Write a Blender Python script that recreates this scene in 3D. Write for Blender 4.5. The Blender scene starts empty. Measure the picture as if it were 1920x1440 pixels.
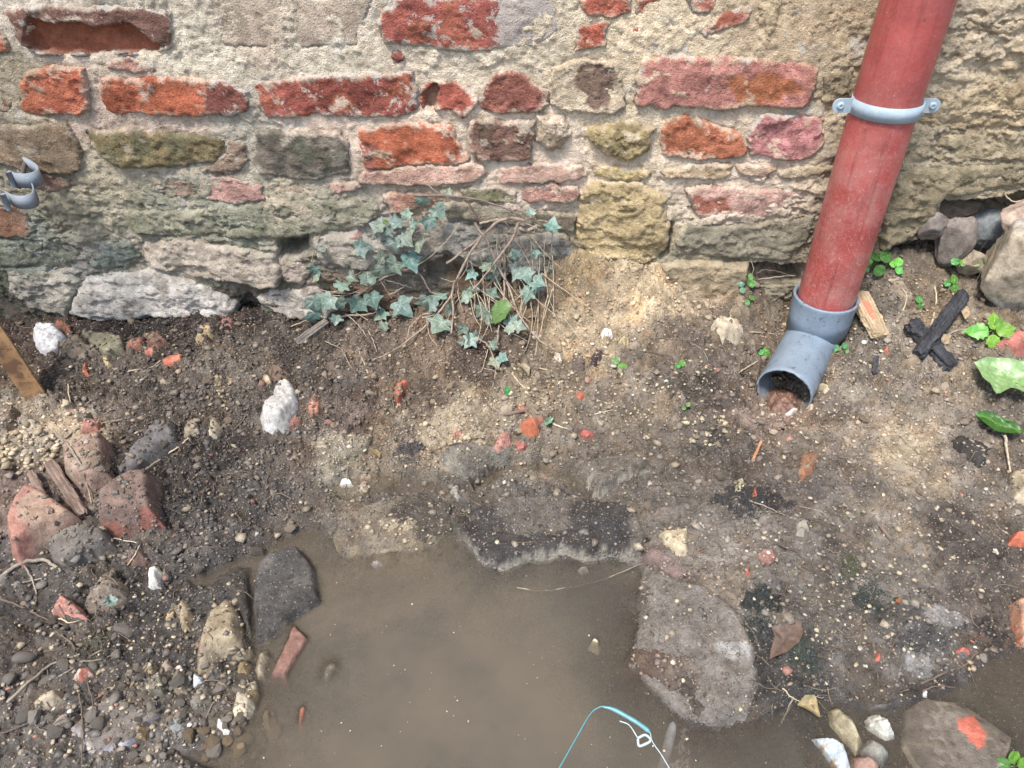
import bpy, math, random
import numpy as np
random.seed(7); rng = np.random.default_rng(7)
scene = bpy.context.scene
COL = scene.collection

# ------------------------------------------------------------------ camera
CAM_H = 0.86
PITCH = 38.7                     # degrees below the horizontal
FPX = 1387.0                     # focal length in pixels of the 1920 wide photograph
cam_data = bpy.data.cameras.new('camera')
cam_data.sensor_width = 36.0
cam_data.lens = FPX / 1920 * 36.0
cam_data.clip_start = 0.01; cam_data.clip_end = 200
cam = bpy.data.objects.new('camera', cam_data); COL.objects.link(cam)
cam.location = (0, 0, CAM_H)
cam.rotation_euler = (math.radians(90 - PITCH), 0, 0)
scene.camera = cam

# ------------------------------------------------------------------ light
SUN_EL, SUN_AZ = 64.0, 215.0      # azimuth clockwise from +Y: the light comes from behind the camera, a little left
w = bpy.data.worlds.new('World'); scene.world = w; w.use_nodes = True
nt = w.node_tree; nt.nodes.clear()
sky = nt.nodes.new('ShaderNodeTexSky'); sky.sky_type = 'NISHITA'; sky.sun_disc = False
sky.sun_elevation = math.radians(SUN_EL); sky.sun_rotation = math.radians(SUN_AZ)
sky.air_density = 1.0; sky.dust_density = 2.0; sky.ozone_density = 1.0
bg = nt.nodes.new('ShaderNodeBackground'); bg.inputs['Strength'].default_value = 0.10
wo = nt.nodes.new('ShaderNodeOutputWorld')
nt.links.new(sky.outputs[0], bg.inputs[0]); nt.links.new(bg.outputs[0], wo.inputs[0])
sd = bpy.data.lights.new('sun', 'SUN'); sd.energy = 1.5; sd.angle = math.radians(12); sd.color = (1.0, 0.965, 0.92)
sun = bpy.data.objects.new('sun', sd); COL.objects.link(sun)
az, el = math.radians(SUN_AZ), math.radians(SUN_EL)
sx, sy, sz = math.sin(az) * math.cos(el), math.cos(az) * math.cos(el), math.sin(el)
from mathutils import Vector
sun.rotation_euler = Vector((sx, sy, sz)).to_track_quat('Z', 'Y').to_euler()
scene.view_settings.view_transform = 'Standard'; scene.view_settings.look = 'None'
scene.view_settings.gamma = 1; scene.view_settings.use_curve_mapping = False
scene.view_settings.exposure = 1.70

# ------------------------------------------------------------------ noise
def _h(ix, iy, seed):
    n = (ix.astype(np.uint32) * np.uint32(374761393) + iy.astype(np.uint32) * np.uint32(668265263) + np.uint32((seed * 2246822519 + 12345) & 0xffffffff))
    n = (n ^ (n >> np.uint32(13))) * np.uint32(1274126177)
    n = n ^ (n >> np.uint32(16))
    return n.astype(np.float32) * np.float32(2.0 / 4294967295.0) - 1.0
def vn(x, y, seed=0):
    x = np.asarray(x, np.float64); y = np.asarray(y, np.float64)
    fx = np.floor(x); fy = np.floor(y)
    ix = fx.astype(np.int64) + 100000; iy = fy.astype(np.int64) + 100000
    tx = x - fx; ty = y - fy
    tx = tx * tx * tx * (tx * (tx * 6 - 15) + 10); ty = ty * ty * ty * (ty * (ty * 6 - 15) + 10)
    a = _h(ix, iy, seed); b = _h(ix + 1, iy, seed); c = _h(ix, iy + 1, seed); d = _h(ix + 1, iy + 1, seed)
    return (a * (1 - tx) + b * tx) * (1 - ty) + (c * (1 - tx) + d * tx) * ty
def fbm(x, y, f, octv=4, seed=0, gain=0.5):
    s = 0; a = 1; t = 0
    for i in range(octv):
        ang = 0.6 * i + 0.3
        xr = x * math.cos(ang) - y * math.sin(ang); yr = x * math.sin(ang) + y * math.cos(ang)
        s = s + a * vn(xr * f + 17.3 * i, yr * f - 9.1 * i, seed + i * 7); t += a
        a *= gain; f *= 2.03
    return s / t
def ridge(x, y, f, octv=3, seed=0):
    s = 0; a = 1; t = 0
    for i in range(octv):
        s = s + a * (1 - 2.2 * np.abs(vn(x * f + 3.7 * i, y * f + 5.1 * i, seed + i * 5))); t += a; a *= 0.5; f *= 2.1
    return s / t
def worley(x, y, f, seed=0):
    """distance to nearest and second nearest feature point, in cells"""
    x = np.asarray(x) * f; y = np.asarray(y) * f
    fx = np.floor(x); fy = np.floor(y)
    ix = fx.astype(np.int64) + 100000; iy = fy.astype(np.int64) + 100000
    d1 = np.full(x.shape, 9.0, np.float32); d2 = d1.copy(); idv = np.zeros(x.shape, np.float32)
    for i in (-1, 0, 1):
        for j in (-1, 0, 1):
            px = fx + i + 0.5 + 0.48 * _h(ix + i, iy + j, seed); py = fy + j + 0.5 + 0.48 * _h(ix + i, iy + j, seed + 31)
            d = np.sqrt((px - x) ** 2 + (py - y) ** 2).astype(np.float32)
            near = d < d1
            d2 = np.where(near, d1, np.minimum(d2, d)); idv = np.where(near, _h(ix + i, iy + j, seed + 77), idv)
            d1 = np.where(near, d, d1)
    return d1, d2, idv
def sstep(a, b, x):
    t = np.clip((x - a) / (b - a), 0, 1); return t * t * (3 - 2 * t)
def lin(c):
    c = np.asarray(c, float); g = c.mean(-1, keepdims=True); red = np.clip((c[..., :1] - c[..., 1:2]) / 90.0, 0, 1)
    c = (g + (c - g) * (.86 - .16 * red)) / 255.0
    return np.where(c <= 0.04045, c / 12.92, ((c + 0.055) / 1.055) ** 2.4)
def sdf(poly, u, v):
    """signed distance to polygon, positive inside"""
    poly = np.asarray(poly, float)
    d = np.full(u.shape, 1e9); ins = np.zeros(u.shape, bool)
    n = len(poly)
    for i in range(n):
        ax, ay = poly[i]; bx, by = poly[(i + 1) % n]
        ex, ey = bx - ax, by - ay; wx, wy = u - ax, v - ay
        t = np.clip((wx * ex + wy * ey) / (ex * ex + ey * ey + 1e-12), 0, 1)
        d = np.minimum(d, (wx - ex * t) ** 2 + (wy - ey * t) ** 2)
        if abs(ey) > 1e-12:
            c = ((ay > v) != (by > v)) & (u < ex * (v - ay) / ey + ax)
            ins ^= c
    d = np.sqrt(d)
    return np.where(ins, d, -d)

# ------------------------------------------------------------------ pixel -> place
YW = 1.20                         # the plane of the wall face
_a = math.radians(90 - PITCH); CA, SA = math.cos(_a), math.sin(_a)
def ray(px, py):
    dx = (np.asarray(px, float) - 960) / FPX; dy = (720 - np.asarray(py, float)) / FPX
    return dx, dy * CA + SA, dy * SA - CA
def W(px, py, off=0.0):
    """point on the wall plane (x, z); off = distance in front of it"""
    dx, dy, dz = ray(px, py); t = (YW - off) / dy
    return dx * t, CAM_H + dz * t
def Wp(poly, off=0.0):
    return np.array([W(x, y, off) for x, y in poly])
def atz(px, py, z):
    dx, dy, dz = ray(px, py); t = (z - CAM_H) / dz
    return dx * t, dy * t

# ------------------------------------------------------------------ ground relief, low frequency
ctrl = []
for px, py in [(-150,600),(0,600),(150,600),(300,592),(450,590),(600,600),(700,590),(800,570),(900,545),(1000,520),(1090,490),(1150,478),(1230,500),(1330,560),(1395,520),(1450,490),(1550,485),(1650,480),(1720,480),(1790,500),(1850,500),(1925,480),(2050,480)]:
    x, z = W(px, py, 0.012); ctrl.append((x, YW - 0.012, z))
for px, py, z in [
    (60,690,.07),(200,700,.065),(350,700,.06),(500,680,.06),(620,650,.075),(700,720,.055),(800,680,.07),(900,720,.065),(1000,640,.095),
    (1100,600,.125),(1200,600,.13),(1300,620,.12),(1100,680,.085),(1250,690,.085),(1400,620,.115),(1400,720,.06),(1475,750,.034),(1440,700,.06),(1560,720,.065),(1620,650,.10),
    (1700,600,.125),(1800,600,.14),(1900,620,.145),(1650,720,.075),(1800,720,.09),(1920,720,.10),
    (0,780,.07),(100,830,.075),(250,800,.05),(400,800,.045),(550,800,.035),(700,800,.035),(850,790,.036),(1000,790,.038),(1150,780,.04),(1300,790,.042),(1500,820,.032),(1650,820,.045),(1800,830,.055),(1920,850,.06),
    (0,950,.06),(120,960,.055),(300,930,.035),(450,900,.025),(600,860,.024),(700,880,.014),(850,900,.012),(1000,900,.010),(1150,900,.018),(1300,900,.027),(1450,930,.026),(1650,930,.032),(1850,950,.036),
    (620,960,.007),(750,960,.010),(850,970,.010),(1000,970,.008),(1120,990,.007),(1200,1020,.011),(680,1020,.008),(800,1010,.010),(950,1030,.011),(1300,1020,.018),
    (30,1100,.045),(200,1080,.028),(350,1010,.018),(480,990,.010),(350,1090,.006),(560,960,.006),
    (0,1300,.035),(150,1250,.025),(300,1200,.012),(400,1150,.008),(150,1400,.018),(300,1360,.008),(350,1250,.008),(430,1200,.004),(0,1430,.025),(-200,1200,.06),(-300,800,.09),
    (1350,1100,.017),(1300,1200,.018),(1400,1250,.016),(1350,1330,.012),(1500,1100,.016),(1500,1220,.012),(1650,1100,.015),(1650,1220,.008),(1600,1280,.004),(1750,1230,.004),(1850,1100,.010),(1920,1120,.008),(1920,1000,.028),
    (2050,900,.07),(2100,1200,.02),(1750,1000,.026)]:
    x, y = atz(px, py, z); ctrl.append((x, y, z))
ctrl = np.array(ctrl)
def _tps_fit(P, lam=2e-4):
    n = len(P); r2 = ((P[:, None, :2] - P[None, :, :2]) ** 2).sum(-1)
    K = 0.5 * r2 * np.log(r2 + 1e-9) + lam * np.eye(n)
    A = np.zeros((n + 3, n + 3)); A[:n, :n] = K; A[:n, n] = 1; A[:n, n + 1:] = P[:, :2]; A[n, :n] = 1; A[n + 1:, :n] = P[:, :2].T
    return np.linalg.solve(A, np.concatenate([P[:, 2], np.zeros(3)]))
_wt = _tps_fit(ctrl)
def tps(x, y):
    x = np.clip(x, -1.12, 1.12); y = np.clip(y, 0.16, YW)
    out = _wt[-3] + _wt[-2] * x + _wt[-1] * y
    for (cx, cy, _), wv in zip(ctrl, _wt[:-3]):
        r2 = (x - cx) ** 2 + (y - cy) ** 2
        out = out + wv * 0.5 * r2 * np.log(r2 + 1e-9)
    return out
POOL = [(1208,1062),(1200,1110),(1196,1150),(1192,1200),(1180,1245),(1240,1312),(1300,1358),(1400,1358),(1470,1325),(1530,1310),(1600,1322),(1690,1320),(1740,1302),(1800,1280),(1858,1240),(1925,1212),(2150,1190),
        (2200,1700),(200,1700),(400,1450),(330,1412),(420,1398),(462,1350),(478,1300),(470,1240),(474,1215),(455,1150),(460,1090),(400,1104),(360,1104),(345,1090),(425,1060),(510,1020),(575,992),(605,998),(625,1012),
        (640,1043),(720,1035),(800,1030),(845,1005),(872,1022),(900,1052),(935,1068),(1000,1046),(1060,1048),(1120,1042)]
POOLW = np.array([atz(x, y, 0.0) for x, y in POOL])
TRENCH = [[(884,908),(915,880),(945,866),(1010,860),(1072,878),(1096,900),(1120,936),(1080,926),(1055,906),(1010,888),(950,892),(920,916),(890,926)],
          [(606,908),(640,892),(720,884),(800,890),(850,902),(884,926),(820,928),(700,926),(640,934)]]
TRW = [np.array([atz(x, y, 0.010) for x, y in t]) for t in TRENCH]
def ground_low(x, y):
    z = tps(x, y)
    wx = x + 0.006 * fbm(x, y, 40, 3, 5); wy = y + 0.006 * fbm(x, y, 40, 3, 9)
    s = sdf(POOLW, wx, wy)
    for (ex, ey, ez) in ((.552, 1.112, .050), (.530, 1.080, .034), (.505, 1.045, .028), (.478, 1.004, .012), (.455, .965, .012)):      # the soil lies low round the elbow
        dd = np.sqrt((x - ex) ** 2 + (y - ey) ** 2); z = np.minimum(z, ez + 1.1 * np.maximum(dd - .040, 0) + .01 * np.maximum(x - ex, 0) / .05)
    out = np.maximum(z, 0.0035)
    ramp = np.clip(-s / 0.012, 0, 1)                          # short bank beside the water
    zo = 0.0005 + (out - 0.0005) * np.where(ramp > 0, ramp ** 0.6, 0)
    zi = -0.042 * (1 - np.exp(-np.maximum(s, 0) / 0.085)) - 0.003 * sstep(0, .006, s)
    bx, by = atz(1760, 1370, -0.01)
    zi = np.where((x > 0.33), np.maximum(zi, -0.007 + 0.003 * fbm(x, y, 12, 2, 3)), zi)
    lx, ly = atz(400, 1420, 0)
    zi = np.maximum(zi, -0.045 + 0.04 * np.exp(-(((x - lx) / 0.10) ** 2 + ((y - ly) / 0.07) ** 2)))
    z = np.where(s > 0, zi, zo)
    for t in TRW:
        q = sdf(t, wx, wy); z = z - sstep(-0.003, 0.004, q) * np.maximum(z + 0.006, 0)
    return z, s

# dense array over the part the photograph shows
DX0, DX1, DY0, DY1, ST = -1.04, 1.04, 0.20, 1.30, 0.0022
gx = np.arange(DX0, DX1, ST); gy = np.arange(DY0, DY1, ST)
GX, GY = np.meshgrid(gx, gy)
ZL, PS = ground_low(GX, GY)
# how broken the surface is: clods left, smooth silt on the right and under water
# colour and wetness of the soil, region by region: (px, py, rgb, wet, roughness of relief)
SOIL = [(30,640,(78,64,54),.1,1.2),(200,700,(88,78,68),.1,1.3),(330,740,(90,80,70),.1,1.2),(450,680,(98,88,76),0,1.1),(420,600,(66,56,50),.1,1.2),(300,600,(58,50,46),.2,1),(560,640,(84,74,64),0,1.2),
 (600,700,(94,84,74),0,1.2),(560,860,(98,88,78),.2,1),(480,950,(80,75,70),.35,1.1),(350,960,(76,72,68),.35,1.3),(340,880,(74,68,62),.3,1.3),(60,820,(165,150,125),0,1.2),(60,960,(122,102,88),0,1),
 (100,1180,(90,84,78),.3,.9),(250,1200,(88,82,76),.4,1.1),(30,1080,(94,88,82),.2,.8),(300,1020,(92,86,80),.4,1.2),(100,1380,(108,101,93),.4,1),(230,1400,(112,106,98),.5,1),(350,1150,(82,78,72),.7,.8),
 (540,970,(98,88,75),.6,.7),(650,960,(108,98,82),.6,.7),(750,1005,(150,134,102),.4,.6),(750,930,(98,90,78),.7,.7),(900,930,(104,96,84),.7,.7),(1000,960,(98,92,84),.9,1.1),(1100,985,(98,93,86),.9,1.1),
 (980,1025,(112,107,98),.8,.8),(640,850,(148,138,115),.1,.6),(720,780,(136,120,96),0,1),(850,770,(158,140,108),0,1),(800,720,(114,96,76),0,1.2),(660,760,(104,88,78),0,1.2),
 (900,680,(88,71,58),0,1.3),(820,660,(128,105,80),0,1.2),(700,650,(108,92,75),0,1),(1000,720,(136,118,90),0,1.2),(1030,620,(134,112,78),0,1.1),(1150,560,(204,177,124),0,.9),(1230,600,(194,168,120),0,.9),
 (1100,520,(166,150,106),0,.9),(1300,600,(172,148,114),0,1),(1080,650,(182,156,112),0,1.1),(1180,740,(130,116,96),.1,1),(1000,800,(124,112,94),.2,.8),(1150,850,(112,100,85),.3,.8),(1300,700,(114,100,84),.1,1.2),
 (1400,820,(88,80,72),.3,1),(1470,775,(140,116,98),.1,.9),(1500,800,(122,108,90),.2,.8),(1300,870,(104,96,84),.4,.7),
 (1380,640,(124,108,88),0,1.1),(1640,700,(130,118,100),0,1.3),(1720,520,(122,106,86),0,1.2),(1820,560,(134,118,98),0,1.2),(1850,660,(134,118,95),0,1.1),(1600,800,(124,112,96),.2,.7),(1700,870,(158,142,115),.2,.6),
 (1850,900,(118,108,95),.3,.9),(1560,900,(98,90,82),.4,.8),(1700,1000,(124,114,99),.4,.55),(1820,1020,(88,79,70),.4,.5),(1560,1000,(114,106,96),.5,.6),(1350,1050,(124,116,104),.4,.6),(1300,1130,(124,114,102),.4,.5),
 (1450,1100,(112,106,96),.6,1),(1600,1130,(114,108,99),.5,.55),(1650,1250,(108,101,91),.6,.6),(1750,1200,(104,101,95),.6,.7),(1800,1310,(78,68,58),.7,.5),(1850,1100,(94,84,74),.5,.5),(1750,1400,(99,83,68),.6,.5),
 (1900,1260,(88,74,62),.6,.5),(1500,1230,(74,72,67),.6,.8),(1200,960,(110,102,90),.5,.7),(1250,1080,(120,108,96),.5,.7),
 (900,1250,(128,110,86),1,.2),(680,1170,(176,150,108),1,.3),(1150,1180,(100,80,64),1,.3),(560,1350,(118,104,82),1,.3),(1000,1400,(118,104,84),1,.2),(1400,1420,(104,90,72),1,.2),(740,1080,(130,112,88),1,.3)]
SP = np.array([atz(p[0], p[1], 0.03 if p[1] > 820 else 0.07) for p in SOIL]); SC = np.array([lin(p[2]) for p in SOIL]); SC = (SC * .72 + SC.mean(1, keepdims=True) * np.array([.295, .28, .262])) * 1.22; SWt = np.array([p[3] for p in SOIL]); SR = np.array([p[4] for p in SOIL])
def soil(x, y):
    wx = x + 0.045 * fbm(x, y, 14, 6, 21, .68); wy = y + 0.040 * fbm(x, y, 14, 6, 27, .68)
    c = np.zeros(x.shape + (3,)); wsum = np.zeros(x.shape); we = np.zeros(x.shape); ro = np.zeros(x.shape)
    for (cx, cy), cc, ww, rr in zip(SP, SC, SWt, SR):
        k = 1.0 / (((x * .4 + wx * .6 - cx) ** 2 + (y * .4 + wy * .6 - cy) ** 2) + 2.5e-4) ** 3.8
        wsum += k; we += k * ww; ro += k * rr; c += k[..., None] * cc
    return c / wsum[..., None], we / wsum, ro / wsum
SCOL, SWET, SRO = soil(GX, GY)
f1 = fbm(GX, GY, 22, 4, 41)
cl1, cl2, cid = worley(GX + .006 * vn(GX * 90, GY * 90, 4), GY + .006 * vn(GX * 90, GY * 90, 8), 60, 3)
cs1, cs2, cis = worley(GX + .002 * vn(GX * 200, GY * 200, 4), GY + .002 * vn(GX * 200, GY * 200, 8), 170, 13)
clod = np.clip(1 - (cl1 / .62) ** 2, 0, 1) * np.clip((cid + 0.25) * 1.2, 0, 1)
cgr = np.clip(1 - (cs1 / .6) ** 2, 0, 1) * np.clip((cis + 0.3), 0, 1)
above = sstep(-0.002, 0.010, -PS)
REL = SRO * (0.0085 * f1 + 0.0068 * clod + 0.0046 * cgr + 0.0050 * fbm(GX, GY, 120, 4, 51, .7))
def flk(f, sd, th=.03, wd=.02): return sstep(th, th + wd, fbm(GX, GY, f, 5, sd, .62))
sx0, sy0 = atz(900, 940, .01)
shelf = np.exp(-(((GX - sx0) / .28) ** 4 + ((GY - sy0) / .10) ** 4))
REL = REL + shelf * (.0060 * flk(13, 301) + .0035 * flk(27, 303)) + (1 - shelf) * (.0038 * flk(12, 305, .06) + .0026 * flk(30, 307, .08)) * np.clip(SRO, 0, 1.1)
# silt skin dragged in streaks on the right
stk = vn((GX * .8 + GY * .6) * 30, (GY * .8 - GX * .6) * 260, 61)
REL = REL + 0.0012 * stk * sstep(0.25, 0.45, GX) * sstep(0.85, 0.7, GY)
PLT = (shelf * (.6 * flk(13, 301) + .4 * flk(27, 303)) + (1 - shelf) * (.55 * flk(12, 305, .06) + .45 * flk(30, 307, .08)))
SCOL = SCOL * (.84 + .42 * PLT + .34 * fbm(GX, GY, 34, 5, 71, .68) + .20 * fbm(GX, GY, 9, 3, 73))[..., None].clip(.35, 1.9)
_t = sstep(.10, .30, fbm(GX, GY, 26, 5, 75, .65))[..., None] * .45; SCOL = SCOL * (1 - _t) + SCOL * np.array([1.22, 1.04, .82]) * _t
SWET = np.clip(SWET * (1.15 - .5 * PLT) + .25 * sstep(.1, .3, fbm(GX, GY, 15, 4, 77)) * sstep(.95, .75, GY), 0, 1)
for px, py, rx, ry, cc_, k_ in [(1350,775,.075,.045,(62,57,52),.7),(1270,762,.05,.03,(66,62,52),.7),(1400,942,.075,.05,(46,46,46),.85),(1421,1130,.032,.03,(36,42,41),.9),(1440,1185,.028,.028,(40,46,46),.8),(1150,1012,.05,.022,(50,50,52),.85),(1010,985,.04,.02,(60,59,58),.7),
  (1635,1122,.028,.018,(48,54,46),.8),(1500,1232,.024,.022,(50,60,54),.8),(770,846,.035,.015,(54,52,52),.8),(1860,1170,.03,.03,(48,46,44),.8),(1735,1190,.045,.03,(70,72,76),.6),(560,700,.05,.03,(62,56,50),.6),(330,960,.07,.04,(56,52,48),.6),(480,840,.05,.025,(60,55,50),.6),(1560,800,.04,.02,(70,64,58),.5),(1700,1150,.04,.02,(64,60,56),.6)]:
    ex, ey = atz(px, py, .02); r2 = ((GX - ex) / rx) ** 2 + ((GY - ey) / ry) ** 2
    m_ = (sstep(0, .16, .55 - r2 + 1.5 * fbm(GX, GY, 38, 6, int(px), .7)) * (r2 < 3) * k_)[..., None]; SCOL = SCOL * (1 - m_) + lin(cc_) * m_; SWET = np.clip(SWET + .4 * m_[..., 0], 0, 1)
for px, py, rx, ry, cc_ in [(1690,870,.06,.035,(172,156,126)),(1160,1050,.03,.02,(150,138,112)),(750,1000,.06,.02,(168,150,112)),(1240,560,.09,.05,(206,180,128)),(1080,640,.06,.04,(186,160,114)),(640,845,.05,.025,(166,154,128)),(1380,1060,.05,.03,(140,130,114)),(1560,960,.06,.03,(132,124,110)),(60,820,.09,.03,(178,162,134)),(1770,1150,.03,.02,(176,174,170)),(1730,1240,.02,.02,(176,176,174))]:
    ex, ey = atz(px, py, .02); r2 = ((GX - ex) / rx) ** 2 + ((GY - ey) / ry) ** 2
    m_ = (sstep(0, .18, .5 - r2 + 1.5 * fbm(GX, GY, 38, 6, int(px) + 3, .7)) * (r2 < 3) * .65)[..., None]; SCOL = SCOL * (1 - m_) + lin(cc_) * m_
for t in TRW: REL = REL * (1 - .85 * sstep(-.004, .003, sdf(t, GX, GY)))
ZG = ZL + REL * (0.12 + 0.88 * above)
shal = sstep(0.035, 0.0, -PS)
_in = np.zeros(GX.shape, bool)
for t in TRW: _in |= sdf(t, GX, GY) > -.002
ZG = np.where((PS < 0) & (ZG < 0.0008) & ~_in, 0.0008 + (ZG - 0.0008) * .4 * (1 - above), ZG)
HM = ZG.copy()                    # ground plus whatever lies on it
def samp(A, x, y):
    u = np.clip((np.asarray(x) - DX0) / ST, 0, A.shape[1] - 1.001); v = np.clip((np.asarray(y) - DY0) / ST, 0, A.shape[0] - 1.001)
    i = u.astype(int); j = v.astype(int); a = u - i; b = v - j
    return A[j, i] * (1 - a) * (1 - b) + A[j, i + 1] * a * (1 - b) + A[j + 1, i] * (1 - a) * b + A[j + 1, i + 1] * a * b
def hit(px, py, off=0.0, A=None, wall=True):
    """first point of the scene under a pixel of the photograph, a distance off above it"""
    A = ZG if A is None else A
    dx, dy, dz = ray(px, py)
    ts = np.linspace(0.3, 2.2, 900)
    X = dx * ts; Y = dy * ts; Z = CAM_H + dz * ts
    below = (Z < samp(A, X, Y) + off) & (Y < YW + .01)
    k = np.argmax(below) if below.any() else len(ts) - 1
    t = ts[k]; tw = (YW - 0.01 - off) / dy
    if wall and tw < t: t = tw
    return np.array([dx * t, dy * t, CAM_H + dz * t])

# ------------------------------------------------------------------ mesh helpers
def link(o, parent=None):
    COL.objects.link(o)
    if parent is not None: o.parent = parent
    return o
def tag(o, label=None, cat=None, group=None, kind=None):
    if label: o['label'] = label
    if cat: o['category'] = cat
    if group: o['group'] = group
    if kind: o['kind'] = kind
    return o
def empty(name, loc=(0, 0, 0)):
    o = bpy.data.objects.new(name, None); o.location = loc; COL.objects.link(o); return o
def mesh_obj(name, V, F, mat, parent=None, smooth=True, col=None, attrs=None, center=True):
    """V (n,3) float, F (m,3|4) int (or a list of faces)"""
    V = np.asarray(V, np.float32)
    c = np.zeros(3)
    if center and parent is None and len(V):
        c = np.array([(V[:, 0].min() + V[:, 0].max()) / 2, (V[:, 1].min() + V[:, 1].max()) / 2, V[:, 2].min()])
    elif parent is not None:
        c = np.array(parent.location)
        if parent.parent is not None: c = c + np.array(parent.parent.location)
    V = V - c
    me = bpy.data.meshes.new(name)
    if isinstance(F, np.ndarray):
        k = F.shape[1]; m = len(F)
        me.vertices.add(len(V)); me.vertices.foreach_set('co', V.astype(np.float32).ravel())
        me.loops.add(m * k); me.loops.foreach_set('vertex_index', F.astype(np.int32).ravel())
        me.polygons.add(m); me.polygons.foreach_set('loop_start', np.arange(0, m * k, k, dtype=np.int32))
        me.update(calc_edges=True)
    else:
        me.from_pydata([tuple(v) for v in V], [], F)
    if smooth: me.polygons.foreach_set('use_smooth', np.ones(len(me.polygons), bool))
    if col is not None:
        ca = me.color_attributes.new('Col', 'FLOAT_COLOR', 'POINT')
        full = np.ones((len(V), 4), np.float32); full[:, :3] = col; ca.data.foreach_set('color', full.ravel())
    for k2, arr in (attrs or {}).items():
        at = me.attributes.new(k2, 'FLOAT', 'POINT'); at.data.foreach_set('value', np.asarray(arr, np.float32).ravel())
    me.materials.append(mat)
    o = bpy.data.objects.new(name, me)
    if parent is None: o.location = c
    return link(o, parent)
def grid_faces(nv, nu, keep=None):
    idx = np.arange(nv * nu).reshape(nv, nu)
    F = np.stack([idx[:-1, :-1], idx[:-1, 1:], idx[1:, 1:], idx[1:, :-1]], -1).reshape(-1, 4)
    if keep is not None:
        k = keep.ravel(); F = F[k[F].all(1)]
    return F
def compact(V, F, *arrs):
    used = np.zeros(len(V), bool); used[F.ravel()] = True
    m = np.cumsum(used) - 1
    return (V[used], m[F]) + tuple(a[used] for a in arrs)
def tube(pts, rad, sides=6, caps=True):
    P = np.asarray(pts, float); n = len(P)
    R = np.broadcast_to(np.asarray(rad, float), (n,))
    T = np.gradient(P, axis=0); T /= np.linalg.norm(T, axis=1)[:, None] + 1e-12
    up = np.array([0.13, 0.21, 0.97]); 
    V = []
    N = np.cross(T[0], up); N /= np.linalg.norm(N) + 1e-9
    for i in range(n):
        N = N - T[i] * N.dot(T[i]); N /= np.linalg.norm(N) + 1e-9; B = np.cross(T[i], N)
        a = np.linspace(0, 2 * math.pi, sides, endpoint=False)
        V.append(P[i] + R[i] * (np.cos(a)[:, None] * N + np.sin(a)[:, None] * B))
    V = np.concatenate(V); F = []
    for i in range(n - 1):
        for j in range(sides):
            a = i * sides + j; b = i * sides + (j + 1) % sides
            F.append((a, b, b + sides, a + sides))
    return V, np.array(F, int)
def spline(pts, n=24):
    P = np.asarray(pts, float)
    if len(P) < 3:
        t = np.linspace(0, 1, n)[:, None]; return P[0] * (1 - t) + P[-1] * t
    Q = np.vstack([2 * P[0] - P[1], P, 2 * P[-1] - P[-2]])
    out = []
    m = max(2, n // (len(P) - 1))
    for i in range(1, len(Q) - 2):
        for t in np.linspace(0, 1, m, endpoint=False):
            out.append(0.5 * ((2 * Q[i]) + (-Q[i - 1] + Q[i + 1]) * t + (2 * Q[i - 1] - 5 * Q[i] + 4 * Q[i + 1] - Q[i + 2]) * t * t + (-Q[i - 1] + 3 * Q[i] - 3 * Q[i + 1] + Q[i + 2]) * t ** 3))
    out.append(P[-1]); return np.array(out)
def join(parts):
    Vs, Fs, o = [], [], 0
    for V, F in parts:
        Vs.append(V); Fs.append(np.asarray(F) + o); o += len(V)
    return np.concatenate(Vs), np.concatenate(Fs)
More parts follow.
